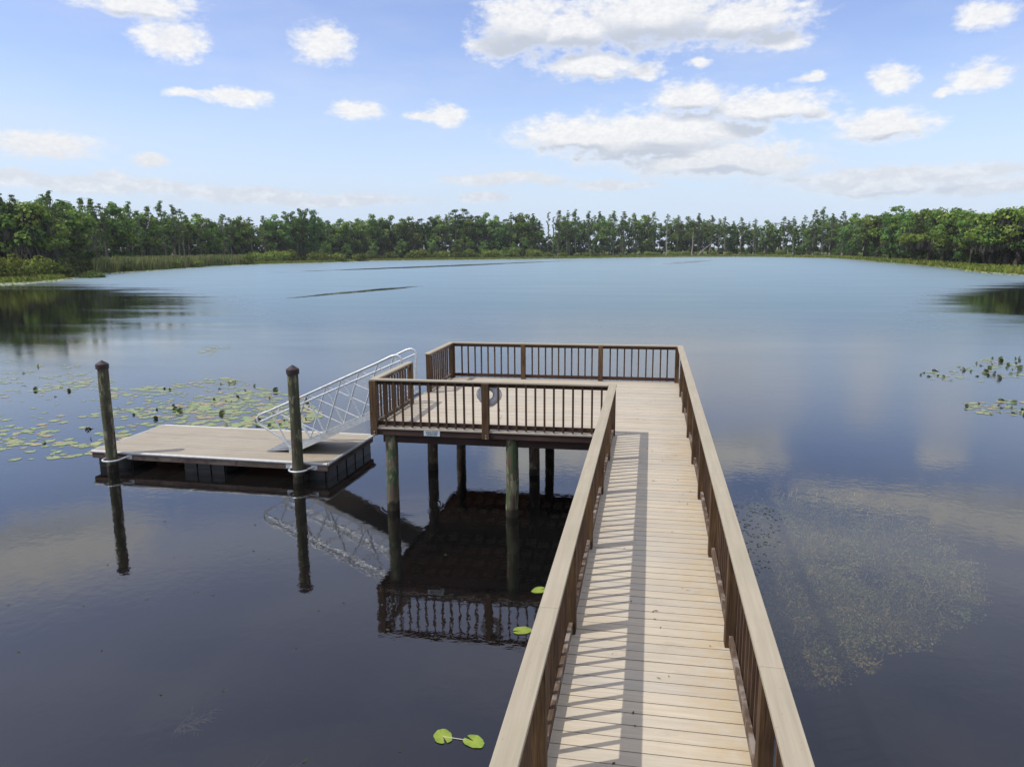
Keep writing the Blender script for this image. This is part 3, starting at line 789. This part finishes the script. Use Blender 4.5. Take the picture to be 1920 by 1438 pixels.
# ------------------------------------------------------------------ the pier
pier = empty('fishing_pier', (0, 12.9, 0))
tag(pier, 'brown timber fishing pier with tan deck, railings and L shaped platform', 'pier')
PO = Vector((0, 12.9, 0))
def part(mb, name, mat, parent=pier, loc=None, bevel=0, smooth=False):
    """mesh in world coordinates, parented into the pier at its own base point"""
    xs = [v[0] for v in mb.v]; ys = [v[1] for v in mb.v]; zs = [v[2] for v in mb.v]
    L0 = Vector(loc) if loc else Vector(((min(xs)+max(xs))/2, (min(ys)+max(ys))/2, min(zs)))
    o = mb.build(name, mat, None, tuple(L0), bevel, smooth)
    o.parent = parent; bpy.context.view_layer.update if False else None
    pw = Vector((0,0,0)); q = parent
    while q is not None: pw += q.location; q = q.parent
    o.location = L0-pw
    return o
mb = MB(); y = -6.
while y < 12.88:
    e = rng.normal(size=2)*.004
    mb.box(-.705+e[0], .815+e[1], y+.005, y+.1415-.005, ZD-.028+rng.normal()*.0006, ZD+rng.normal()*.0008); y += .1415
part(mb, 'walkway_deck', M['walk'], loc=(0,0,ZD))
mb = MB(); y = 12.885
while y < 18.5:
    mb.box(-5.135, .815, y+.005, min(y+.1365, 18.6), ZD-.028+rng.normal()*.0006, ZD+rng.normal()*.0008); y += .1415
part(mb, 'platform_deck', M['plat'], loc=(0,0,ZD))
# framing
fz0, fz1 = ZD-.145, ZD-.0285
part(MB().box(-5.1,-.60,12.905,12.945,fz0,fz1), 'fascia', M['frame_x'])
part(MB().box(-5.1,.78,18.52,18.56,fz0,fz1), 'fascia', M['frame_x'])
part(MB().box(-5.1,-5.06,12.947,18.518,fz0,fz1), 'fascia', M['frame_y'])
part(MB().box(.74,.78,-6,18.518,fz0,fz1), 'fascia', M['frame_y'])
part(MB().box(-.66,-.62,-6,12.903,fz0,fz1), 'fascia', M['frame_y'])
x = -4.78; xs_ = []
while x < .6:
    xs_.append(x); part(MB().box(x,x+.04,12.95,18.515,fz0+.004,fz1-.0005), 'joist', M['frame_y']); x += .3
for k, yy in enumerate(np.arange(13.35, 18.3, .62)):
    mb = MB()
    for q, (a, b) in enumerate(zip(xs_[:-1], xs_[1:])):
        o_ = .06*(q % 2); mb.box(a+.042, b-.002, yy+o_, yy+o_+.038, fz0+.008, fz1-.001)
    part(mb, 'added_blocking', M['frame_x'])  # cross pieces added between joists to darken the underside mirrored in the water
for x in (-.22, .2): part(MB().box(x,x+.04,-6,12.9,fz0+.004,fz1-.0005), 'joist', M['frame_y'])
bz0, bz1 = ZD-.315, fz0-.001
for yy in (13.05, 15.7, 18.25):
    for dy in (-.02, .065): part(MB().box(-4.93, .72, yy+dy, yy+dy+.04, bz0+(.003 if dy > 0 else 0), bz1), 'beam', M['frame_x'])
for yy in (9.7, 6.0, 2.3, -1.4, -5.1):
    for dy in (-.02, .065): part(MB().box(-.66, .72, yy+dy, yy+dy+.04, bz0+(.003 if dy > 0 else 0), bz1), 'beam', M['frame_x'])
def pile(x, y, ztop, r0):
    mb = MB(); pts = []; rs = []
    for i in range(9):
        t = i/8; pts.append((x+rng.normal()*.006, y+rng.normal()*.006, -1.95+(ztop+1.95)*t)); rs.append(r0*(1.05-.07*t)*(1+.015*rng.normal()))
    mb.tube(pts, rs, 20); return mb
for yy in (13.05, 15.7, 18.25):
    for xx in (-4.78, -2.45, -.45): part(pile(xx, yy, ZD-.15, .118), 'pile', M['pile' if yy < 14 else 'pile_brown'], smooth=True)
for yy in (9.7, 6.0, 2.3, -1.4, -5.1, 13.05, 15.7, 18.25):
    for xx in ((-.45, .5) if yy < 13 else (.5,)): part(pile(xx, yy, ZD-.15, .11), 'pile', M['pile_brown'], smooth=True)

# railings: each run is a part made of its two rails, with caps, posts and balusters under it
n_bal = [0]; BAL_ME = {}
def run(axis, lo, hi, cap, rail, bal, posts, postspan, skip=.0, caplo=None, caphi=None, seams=(), single=True, keep=None, zpost=None, start=None):
    """axis 'x' or 'y'; cap/rail/bal/postspan are (low, high) across the run"""
    def bx(mb, a0, a1, c0, c1, z0, z1):
        return mb.box(a0,a1,c0,c1,z0,z1) if axis == 'x' else mb.box(c0,c1,a0,a1,z0,z1)
    mb = MB(); edges = [lo]+[e for p in posts for e in p]+[hi]
    spans = [(edges[i], edges[i+1]) for i in range(0, len(edges), 2) if edges[i+1]-edges[i] > .12]
    for a, b in spans:
        bx(mb, a-.01, b+.01, rail[0], rail[1], ZD+.03, ZD+.112); bx(mb, a-.01, b+.01, rail[0], rail[1], ZD+.81, ZD+.8835)
    rl = part(mb, 'railing', M['rail_'+axis], bevel=.003)
    cl, ch = (caplo if caplo is not None else lo), (caphi if caphi is not None else hi)
    ce = [cl]+list(seams)+[ch]
    for a, b in zip(ce[:-1], ce[1:]):
        part(bx(MB(), a+.0015, b-.0015, cap[0], cap[1], ZD+.884, ZD+.914), 'handrail_cap', M['cap_'+axis], rl, bevel=.004)
    for i, (a, b) in enumerate(posts):
        z0 = ZD-.0005 if not zpost else zpost
        part(bx(MB(), a, b, postspan[0], postspan[1], z0, ZD+.8835), 'post', M['post'], rl, bevel=.004)
        if zpost:
            for zz in (ZD-.125, ZD-.075):
                yb = postspan[0]
                bo = MB(); bo.tube([((a+b)/2+.01, yb+.002, zz), ((a+b)/2+.01, yb-.008, zz)], .011, 8); part(bo, 'bolt', M['bolt'], rl)
    rest = MB(); pitch = .1713
    for a, b in spans:
        nb = max(1, int(round((b-a)/pitch))-1); st = (b-a)/(nb+1)
        for k in range(nb):
            c = a+st*(k+1)+rng.normal()*.003
            ind = keep is None or keep(c)
            tgt = MB() if ind and n_bal[0] < 100 else rest
            bx(tgt, c-.0165, c+.0165, bal[0], bal[1], ZD+.018, ZD+.878)
            if tgt is not rest:
                n_bal[0] += 1; part(tgt, 'baluster', M['baluster'], rl)
    if rest.v:
        o = part(rest, 'baluster_row', M['baluster'], rl); o['kind'] = 'stuff'
    return rl
W = .135
run('x', -5.0, -.64, (12.89, 13.025), (12.94, 12.975), (12.906, 12.939), [(-5.117,-4.985),(-2.974,-2.842)], (12.862, 12.965), caplo=-5.118, caphi=-.686, seams=(-2.2,), zpost=ZD-.148)
run('y', 13.03, 15.0, (-5.118, -4.983), (-5.055, -5.02), (-5.09, -5.056), [(15.0,15.11)], (-5.085, -4.985), caplo=13.025, caphi=15.113)
run('y', 16.36, 18.44, (-5.118, -4.983), (-5.055, -5.02), (-5.09, -5.056), [(16.36,16.47),(18.33,18.44)], (-5.085, -4.985), caplo=16.35, caphi=18.441)
run('x', -5.0, .70, (18.441, 18.576), (18.475, 18.51), (18.511, 18.545), [(-5.085,-4.96),(-3.215,-3.10),(-1.255,-1.14),(.62,.72)], (18.415, 18.515), caplo=-5.118, caphi=.665, seams=(-1.2,))
py = [15.0, 12.97, 11.33, 9.68, 7.79, 5.92, 4.05, 2.2, .35, -1.5, -3.35, -5.2]
run('y', -6, 18.4, (.665, .803), (.708, .743), (.744, .777), sorted([(a, a+.11) for a in py+[16.65]]), (.677, .765), seams=(-1.45, 2.25, 4.1, 7.84, 11.38, 15.06), caphi=18.576, keep=lambda c: 4.0 < c < 6.6)
run('y', -6, 12.88, (-.686, -.552), (-.625, -.59), (-.66, -.626), sorted([(a, a+.11) for a in [12.91]+py[2:]]), (-.655, -.567), seams=(-1.45, 2.25, 4.6, 7.84, 11.38), caphi=13.025, keep=lambda c: 4.0 < c < 6.6)

vs = []; cl = []
for i in range(70):
    x, y = (-.5+1.1*rng.random()**.6, 3+15*rng.random()) if rng.random() < .72 else (-4.9+5.4*rng.random(), 13.1+5.2*rng.random())
    a = rng.random()*6.283; l_, w_ = (.008+.022*rng.random()**2), (.004+.006*rng.random()); ca, sa_ = math.cos(a), math.sin(a); z = ZD+.004
    vs += [(x-ca*l_, y-sa_*l_, z), (x+sa_*w_, y-ca*w_, z+.006*rng.random()), (x+ca*l_, y+sa_*l_, z+.004), (x-sa_*w_, y+ca*w_, z+.007*rng.random())]
    cl += [np.array([(.10,.06,.03),(.05,.035,.02),(.16,.10,.05)][rng.integers(3)])]*4
tag(link('leaf_litter', quads_mesh('leaf_litter', np.array(vs), np.array(cl)), M['reed']), 'small dry brown leaf bits scattered on the tan deck', 'leaf litter', None, 'stuff')
# name plate on the front fascia
pl = part(MB().box(-4.085,-3.775,12.889,12.9045,ZD-.132,ZD-.034), 'name_plate', M['sign'], bevel=.004)
for txt, zz, sz in (('Lovett Docks', ZD-.058, .043), ('& Boardwalks', ZD-.087, .040), ('727 857 4875', ZD-.117, .036)):
    cu = bpy.data.curves.new('lettering', 'FONT'); cu.body = txt; cu.size = sz; cu.align_x = 'CENTER'; cu.extrude = .0006
    t = bpy.data.objects.new('lettering', cu); col.objects.link(t); cu.materials.append(M['ink'])
    me_ = bpy.data.meshes.new_from_object(t.evaluated_get(bpy.context.evaluated_depsgraph_get())); me_.materials.clear(); bpy.data.objects.remove(t)
    t = link('lettering', me_, M['ink'])
    t.parent = pl; t.rotation_euler = (R(90), 0, 0); t.location = Vector((-3.93, 12.887, zz))-Vector((-3.93, 12.8968, ZD-.132))

# ------------------------------------------------------------------ life ring hung behind the middle front post
lr = empty('life_ring', (-2.87, 13.06, ZD+.655))
tag(lr, 'white life ring hanging on the inside of the middle front railing post', 'life ring')
mb = MB(); mb.tube([(math.cos(a)*.145, 0, math.sin(a)*.145) for a in np.linspace(0, 2*math.pi, 33)[:-1]], .075, 14, closed=True); mb.build('ring', M['white'], lr, smooth=True)
mb = MB(); pts = []
for a in np.linspace(0, 2*math.pi, 41)[:-1]:
    q = .222+.012*math.cos(4*a); pts.append((math.cos(a)*q, .0, math.sin(a)*q))
mb.tube(pts, .006, 6, closed=True)
mb.tube([(.16,.03,-.17),(.19,.04,-.30),(.15,.05,-.40),(.20,.05,-.46),(.22,.05,-.40)], .005, 6); mb.build('rope', M['rope'], lr, smooth=True)

# ------------------------------------------------------------------ floating dock
FD = empty('floating_dock', (-9.68, 15.83, 0), R(-1.4))
tag(FD, 'low tan floating dock with pale bumper edge on black floats', 'floating dock')
hx, hy, zt = 2.95, 1.29, .40
mb = MB(); y = -hy
while y < hy-.05: mb.box(-hx+.02, hx-.02, max(y+.003, -hy+.02), min(y+.137, hy-.02), zt-.03, zt+rng.normal()*.0007); y += .14
mb.build('deck', M['float_deck'], FD)
def bump_pts(a, b): return [a, b]
for a, b in (((-hx,-hy,zt-.02),(hx,-hy,zt-.02)),((-hx,hy,zt-.02),(hx,hy,zt-.02)),((-hx,-hy,zt-.02),(-hx,hy,zt-.02)),((hx,-hy,zt-.02),(hx,hy,zt-.02))):
    MB().tube([a, b], .034, 10).build('bumper', M['bumper'], FD, smooth=True)
for q in ((-hx+.02,hx-.02,-hy+.012,-hy+.05,'float_wood'),(-hx+.02,hx-.02,hy-.05,hy-.012,'float_wood'),(-hx+.012,-hx+.05,-hy+.052,hy-.052,'float_wood_y'),(hx-.05,hx-.012,-hy+.052,hy-.052,'float_wood_y')):
    MB().box(q[0],q[1],q[2],q[3],zt-.175,zt-.032).build('fascia', M[q[4]], FD, bevel=.003)
MB().box(-hx+.02, -hx+.95, -hy-.012, -hy+.010, zt-.165, zt-.06).build('splice_board', M['float_wood_y'], FD)
for xx in (-1.5, 0, 1.5): MB().box(xx-.02,xx+.02,-hy+.06,hy-.06,zt-.17,zt-.032).build('joist', M['frame_y'], FD)
def drum(x0, x1, y0, y1):
    mb = MB(); z0, z1 = -.22, zt-.178; k = max(2, int((x1-x0)/.32)); st = (x1-x0)/k
    for i in range(k): mb.box(x0+i*st+.02, x0+(i+1)*st-.02, y0, y1, z0, z1)
    mb.box(x0, x1, y0+.04, y1-.04, z0+.02, z1-.02)
    mb.box(x0+.005, x1-.005, y0-.012, y1+.012, .085, .10)
    return mb.build('float', M['black'], FD, bevel=.012)
for x0, x1 in ((-2.86,-1.98),(-.62,.42),(2.06,2.86)):
    for y0, y1 in ((-1.22,-.35),(.35,1.22)): drum(x0, x1, y0, y1)
mb = MB()
for i in range(5): mb.box(2.865, 2.905, -1.2+.485*i, -1.2+.485*i+.43, -.2, zt-.18)
mb.build('end_float', M['black'], FD, bevel=.01)
# hoops round the mooring piles
for px, py_ in ((-11.97,14.40),(-7.38,14.34)):
    c_, s_ = math.cos(R(1.4)), math.sin(R(1.4)); dx, dy = px+9.68, py_-15.83
    lx, ly = dx*c_-dy*s_, dx*s_+dy*c_
    mb = MB(); pts = [(lx+.30, -hy-.0, zt-.09),(lx+.24, -hy-.06, zt-.10)]
    for a in np.linspace(R(20), R(-200), 19): pts.append((lx+math.cos(a)*.20, ly+math.sin(a)*.19, zt-.12))
    pts += [(lx-.24, -hy-.03, zt-.10)]
    mb.tube(pts, .021, 8)
    mb.box(lx+.23, lx+.37, -hy-.012, -hy+.004, zt-.15, zt-.04); mb.box(lx-.37, lx-.2, -hy-.012, -hy+.004, zt-.15, zt-.04)
    mb.build('pile_hoop', M['galv'], FD, smooth=True)

def mooring(x, y, top, lab):
    e = empty('mooring_pile', (x, y, 0)); tag(e, lab, 'pile', 'capped mooring piles of the floating dock')
    mb = pile(0, 0, top-.10, .116); mb.build('shaft', M['moor'], e, smooth=True)
    c = MB(); c.tube([(0,0,top-.19),(0,0,top-.105),(0,0,top-.085),(0,0,top)], [.136,.138,.132,.008], 20); c.build('cap', M['capbrown'], e, smooth=False)
mooring(-11.97, 14.40, 2.56, 'capped brown mooring pile at the far left corner of the floating dock')
mooring(-7.38, 14.34, 2.56, 'capped green stained mooring pile in front of the gangway foot')

# ------------------------------------------------------------------ gangway
GW = empty('gangway', (-6.6, 15.62, .9)); tag(GW, 'silver aluminium gangway sloping from the platform to the floating dock', 'gangway')
GO = Vector((-6.6, 15.62, .9))
def gp(mb, name, mat, parent=GW, **k):
    o = mb.build(name, mat, None, tuple(GO), **k); o.parent = parent; o.location = (0,0,0); return o
zb = lambda x: ZD-.77+.4545*(x+7.08)
def side(yy):
    mb = MB(); P_ = lambda x, z: (x, yy, ZD+z)
    top = [P_(-7.95,-1.13),P_(-8.10,-.93),P_(-8.60,-.645),P_(-8.705,-.56),P_(-8.725,-.47),P_(-8.68,-.40),P_(-8.55,-.335),P_(-8.38,-.272),P_(-7.49,.112),P_(-6.646,.490),P_(-5.78,.870),P_(-5.47,1.018),P_(-5.36,1.045),P_(-5.28,1.01),P_(-5.245,.93),P_(-5.25,.80),P_(-5.30,.10)]
    mb.tube(top, .026, 10)
    tr_ = gp(mb, 'side_truss', M['galv'], smooth=True)
    mb = MB(); mb.tube([P_(-8.655,-.545), P_(-5.25,.93)], .021, 8); gp(mb, 'mid_rail', M['galv'], tr_, smooth=True)
    nn = [-7.95,-7.08,-6.21,-5.35]; tt = [(-8.38,-.272),(-7.49,.112),(-6.646,.49),(-5.78,.87)]
    Nn = lambda i: P_(nn[i], zb(nn[i])-ZD)
    for a, b in ((0,0),(0,1),(1,1),(1,2),(2,2),(2,3),(3,3)):
        mb = MB(); mb.tube([P_(*tt[b]), Nn(a)], .019, 8); gp(mb, 'brace', M['galv'], tr_, smooth=True)
    for b, a in ((0,1),(1,2),(2,3)):
        mb = MB(); mb.tube([P_(tt[b][0]+.04, tt[b][1]), P_(nn[a]-.05, zb(nn[a])-ZD)], .016, 8); gp(mb, 'brace', M['galv'], tr_, smooth=True)
    mb = MB(); sgn = .018; x0, x1 = -7.98, -5.16
    v = [(x0,yy-sgn,zb(x0)-.11),(x1,yy-sgn,zb(x1)-.11),(x1,yy-sgn,zb(x1)+.02),(x0,yy-sgn,zb(x0)+.02)]
    v2 = [(a,yy+sgn,c) for a, b, c in v]; n = len(mb.v); mb.v += v+v2
    for q in ((0,1,2,3),(7,6,5,4),(0,4,5,1),(1,5,6,2),(2,6,7,3),(3,7,4,0)): mb.f.append(q)
    gp(mb, 'side_channel', M['galv'], tr_)
side(15.12); side(16.14)
mb = MB(); x = -7.96
while x < -5.2:
    x2 = x+.1; mb.quad((x,15.14,zb(x)-.03),(x2,15.14,zb(x2)-.03),(x2,16.12,zb(x2)-.03),(x,16.12,zb(x)-.03))
    mb.tube([(x,15.14,zb(x)-.022),(x,16.12,zb(x)-.022)], .007, 4); x = x2
gp(mb, 'tread_deck', M['plate'])
mb = MB(); xa, za, xb, zb_ = -7.90, zb(-7.90)-.02, -8.56, .413
v = [(xa,15.16,za),(xa,16.10,za),(xb,16.10,zb_),(xb,15.16,zb_)]
mb.v += v+[(a,b,c-.014) for a,b,c in v]
for q in ((0,1,2,3),(7,6,5,4),(0,3,7,4),(1,5,6,2),(2,6,7,3),(0,4,5,1)): mb.f.append(q)
for i in range(6):
    yy = 15.2+.172*i; mb.tube([(xa,yy,za+.006),(xb,yy,zb_+.006)], .010, 5)
gp(mb, 'ramp_plate', M['plate'])

# ------------------------------------------------------------------ thin summer haze over the lake
hz = MB(); hz.box(-4100, 4100, -4100, 4100, -3.2, 30)
m, nt, out = new_mat('thin haze'); pv = nt.nodes.new('ShaderNodeVolumePrincipled'); pv.inputs['Color'].default_value = (.93,.96,1,1); pv.inputs['Density'].default_value = .00013; pv.inputs['Anisotropy'].default_value = .1
nt.links.new(pv.outputs[0], out.inputs['Volume'])
tag(hz.build('haze', m), 'thin pale haze over the lake', 'haze', None, 'stuff')
# ------------------------------------------------------------------ camera
f_px, pitch, yaw, roll, H = 1393.55, .1794, -.1849, .0072, 3.2805+ZD
cy, sy, cp, sn = math.cos(yaw), math.sin(yaw), math.cos(pitch), math.sin(pitch)
Rv = Vector((cy, -sy, 0)); F = Vector((cp*sy, cp*cy, -sn)); U = Vector((sn*sy, sn*cy, cp))
cr, sr = math.cos(roll), math.sin(roll)
rc = Rv*cr-U*sr; uc = Rv*sr+U*cr
cam = bpy.data.cameras.new('camera'); co_ = bpy.data.objects.new('camera', cam); col.objects.link(co_)
mat = Matrix((rc, uc, -F)).transposed().to_4x4(); mat.translation = Vector((0, 0, H)); co_.matrix_world = mat
cam.sensor_width = 36; cam.sensor_fit = 'HORIZONTAL'; cam.lens = f_px/1920*36; cam.clip_end = 20000; cam.clip_start = .05
sc.camera = co_

# ------------------------------------------------------------------ light
SUN_EL, SHADOW_AZ = R(55.5), R(24)
sun = bpy.data.lights.new('sun', 'SUN'); sun.energy = 2.7; sun.angle = R(.53); sun.color = (1, .955, .88)
so = bpy.data.objects.new('sun', sun); col.objects.link(so)
d = Vector((math.cos(SHADOW_AZ)*math.cos(SUN_EL), math.sin(SHADOW_AZ)*math.cos(SUN_EL), -math.sin(SUN_EL)))
so.rotation_euler = d.to_track_quat('-Z', 'Y').to_euler()

wd = bpy.data.worlds.new('World'); sc.world = wd; wd.use_nodes = True
nt = wd.node_tree; nt.nodes.clear()
out = nt.nodes.new('ShaderNodeOutputWorld'); bg = nt.nodes.new('ShaderNodeBackground'); nt.links.new(bg.outputs[0], out.inputs[0])
sky = nt.nodes.new('ShaderNodeTexSky'); sky.sky_type = 'NISHITA'; sky.sun_disc = False
sky.sun_elevation = SUN_EL; sky.sun_rotation = math.atan2(-d.x, -d.y); sky.altitude = 10; sky.air_density = 1.0; sky.dust_density = .5; sky.ozone_density = 2.2
SKY_STRENGTH = .14
bg.inputs[1].default_value = SKY_STRENGTH
wd.cycles.sampling_method = 'MANUAL'; wd.cycles.sample_map_resolution = 512
gen = nt.nodes.new('ShaderNodeTexCoord').outputs['Generated']
sp = N(nt, 'ShaderNodeSeparateXYZ'); nt.links.new(gen, sp.inputs[0])
azn = math_n(nt, 'MULTIPLY', math_n(nt, 'ARCTAN2', sp.outputs[0], sp.outputs[1]), 180/math.pi)
eln = math_n(nt, 'MULTIPLY', math_n(nt, 'ARCSINE', sp.outputs[2]), 180/math.pi)
cb = N(nt, 'ShaderNodeCombineXYZ'); nt.links.new(azn, cb.inputs[0]); nt.links.new(eln, cb.inputs[1]); q0 = cb.outputs[0]
# (bearing, elevation, half width, half height in degrees) of the clouds that day
CLOUDS = [(0.2,8.3,6.2,1.15),(5.0,6.5,5.2,.75),(-38,4.3,6,.5),(-26,3.6,8,.45),(16,4.5,8,.6),(18.5,17.3,7,.9),(25.5,17.4,8,1.5),(-44,19,6,2),(-35.6, 15.4, 3.22, 0.78), (-33.6, 13.5, 1.99, 0.94), (-23.8, 13.9, 1.69, 1.19), (-33.2, 10.3, 1.17, 0.3), (-30.0, 10.3, 2.54, 0.44), (-21.7, 9.8, 1.67, 0.57), (-15.1, 9.6, 1.17, 0.65), (-16.7, 9.4, 1.56, 0.29), (-41.6, 6.6, 2.99, 0.71), (-35.6, 5.9, 1.25, 0.41), (-43.4, 4.5, 1.43, 0.58), (-37.9, 4.9, 0.95, 0.34), (-9.6, 15.5, 2.88, 1.97), (-11.6, 14.2, 1.93, 0.74), (-5.8, 15.0, 3.42, 1.33), (-0.5, 15.7, 5.47, 1.99), (6.0, 15.0, 3.8, 1.34), (8.5, 13.5, 1.54, 0.65), (-4.6, 12.7, 3.24, 0.86), (-1.0, 12.3, 1.5, 0.48), (2.6, 10.3, 2.57, 0.98), (7.3, 9.5, 3.81, 1.03), (10.5, 8.9, 1.52, 0.48), (-5.4, 8.1, 4.65, 1.17), (-0.3, 7.7, 7.06, 1.63), (5.3, 8.1, 2.69, 0.78), (2.0, 5.9, 4.08, 0.81), (7.2, 5.7, 3.87, 0.79), (15.3, 10.6, 1.43, 0.77), (20.4, 10.2, 1.69, 0.77), (10.4, 11.2, 0.91, 0.36), (15.2, 7.8, 2.8, 1.0), (20.3, 13.7, 1.39, 0.82), (-10.9, 5.1, 4.57, 0.42), (-3.0, 4.6, 3.11, 0.38), (14.8, 3.9, 4.39, 0.56), (21.3, 3.7, 3.33, 0.52), (20.9, 4.6, 2.53, 0.23), (-12.7, 3.8, 1.8, 0.39), (-37.1, 4.2, 3.95, 0.38), (-31.1, 4.0, 3.94, 0.43), (-23.9, 3.5, 5.41, 0.45), (18.4, 9.6, 0.48, 0.25), (2.9, 12.6, 0.66, 0.34)]
nscale = vmath(nt, 'MULTIPLY', q0, (.32, .62, 1)).outputs[0]
wn = nt.nodes.new('ShaderNodeTexNoise'); wn.inputs['Scale'].default_value = 1.0; wn.inputs['Detail'].default_value = 6; wn.inputs['Roughness'].default_value = .6
nt.links.new(nscale, wn.inputs['Vector'])
warp = vmath(nt, 'MULTIPLY', vmath(nt, 'SUBTRACT', wn.outputs['Color'], (.5,.5,.5)).outputs[0], (2.2, 1.3, 0)).outputs[0]
fb = noise(nt, vmath(nt, 'MULTIPLY', q0, (.75, 1.35, 1)).outputs[0], 1., 7, .62)
def field(off, cl=None):
    q = vmath(nt, 'ADD', vmath(nt, 'ADD', q0, warp).outputs[0], (0, off, 0)).outputs[0]
    cur = None
    for a, e, w_, h_ in (cl or CLOUDS):
        l = vmath(nt, 'LENGTH', vmath(nt, 'MULTIPLY', vmath(nt, 'SUBTRACT', q, (a, e, 0)).outputs[0], (1/w_, 1/h_, 0)).outputs[0]).outputs['Value']
        cur = l if cur is None else math_n(nt, 'MINIMUM', cur, l)
    return math_n(nt, 'SUBTRACT', 1., cur)
# loose cumulus over the rest of the dome, above the frame
hi_n = noise(nt, vmath(nt, 'MULTIPLY', q0, (.05, .085, 1)).outputs[0], 1., 7, .6)
hi = math_n(nt, 'ADD', math_n(nt, 'MULTIPLY_ADD', hi_n, 5., -2.3), smooth(nt, eln, 17.5, 24, -3, 0))
side_ = math_n(nt, 'ADD', math_n(nt, 'MULTIPLY_ADD', hi_n, 5., -2.6), smooth(nt, math_n(nt, 'ABSOLUTE', math_n(nt, 'ADD', azn, 10.)), 37, 45, -3, 0))
clear = math_n(nt, 'MULTIPLY', smooth(nt, eln, 18.5, 24), smooth(nt, eln, 46, 58, 1, 0))   # unseen cloud-free band added above the frame to darken the near water's reflection
hi = math_n(nt, 'MULTIPLY_ADD', clear, -3.5, hi); side_ = math_n(nt, 'MULTIPLY_ADD', clear, -3.5, side_)
f0 = math_n(nt, 'MAXIMUM', math_n(nt, 'MAXIMUM', field(0.), hi), side_)
BIG = [c for c in CLOUDS if c[2]*c[3] > 2.2]
f1 = field(1.1, BIG); fB = field(0., BIG)
fb2 = noise(nt, vmath(nt, 'MULTIPLY', q0, (2.6, 4.2, 1)).outputs[0], 1., 5, .6)
fbv = math_n(nt, 'ADD', math_n(nt, 'MULTIPLY_ADD', fb, 1.9, -.95), math_n(nt, 'MULTIPLY_ADD', fb2, .20, -.10))
fbv = math_n(nt, 'MULTIPLY', fbv, smooth(nt, eln, 1.5, 9, .35, 1.))
dn = math_n(nt, 'ADD', math_n(nt, 'ADD', f0, fbv), .20)
den = smooth(nt, dn, -.30, .62)
den = math_n(nt, 'MULTIPLY', den, smooth(nt, eln, 1.0, 7.0, .55, .97))
under = math_n(nt, 'MULTIPLY', math_n(nt, 'MULTIPLY', smooth(nt, math_n(nt, 'SUBTRACT', f1, fB), -.42, .4), smooth(nt, fB, -.5, -.1)), smooth(nt, dn, .05, .55))
veil = noise(nt, vmath(nt, 'MULTIPLY', q0, (.05, .22, 1)).outputs[0], 1., 6, .6)
K = 1/SKY_STRENGTH
cc = mixc(nt, math_n(nt, 'MAXIMUM', under, math_n(nt, 'MULTIPLY', smooth(nt, eln, 3, 9, .75, 0), smooth(nt, fb, .3, .6))), mixc(nt, smooth(nt, mixc(nt, .5, fb, fb2), .38, .62), (.69*K,.70*K,.73*K), (.785*K,.785*K,.785*K)), (.47*K,.51*K,.585*K))
skc = N(nt, 'ShaderNodeHueSaturation'); nt.links.new(sky.outputs[0], skc.inputs['Color']); skc.inputs['Hue'].default_value = .518; skc.inputs['Saturation'].default_value = 1.0; skc.inputs['Value'].default_value = 1.08
base = mixc(nt, math_n(nt, 'MULTIPLY', smooth(nt, veil, .38, .72, 0, .42), smooth(nt, eln, 4, 16, 1, .5)), skc.outputs[0], (.62*K,.66*K,.74*K))
base = mixc(nt, smooth(nt, eln, 0, 13, .9, 0), base, (.49*K,.58*K,.745*K))
# unseen bright veil added above the frame to lift water reflections and fill light
hv = math_n(nt, 'MULTIPLY', math_n(nt, 'MULTIPLY', smooth(nt, eln, 17.4, 22, 0, 1), math_n(nt, 'MULTIPLY_ADD', clear, -.66, 1.)), math_n(nt, 'MULTIPLY_ADD', veil, .9, .42), clamp=True)
base = mixc(nt, hv, base, (.80*K,.81*K,.90*K))
fin = mixc(nt, den, base, cc)
nt.links.new(fin, bg.inputs[0])

# ------------------------------------------------------------------ render settings
vs_ = sc.view_settings; sc.display_settings.display_device = 'sRGB'
vs_.view_transform = 'Standard'; vs_.look = 'None'; vs_.exposure = 0.31; vs_.gamma = 1; vs_.use_curve_mapping = False
sc.render.engine = 'CYCLES'
cyc = sc.cycles
cyc.max_bounces = 8; cyc.transparent_max_bounces = 10; cyc.glossy_bounces = 4; cyc.diffuse_bounces = 3; cyc.transmission_bounces = 4
cyc.caustics_reflective = False; cyc.caustics_refractive = False; cyc.sample_clamp_indirect = 6
cyc.use_denoising = True
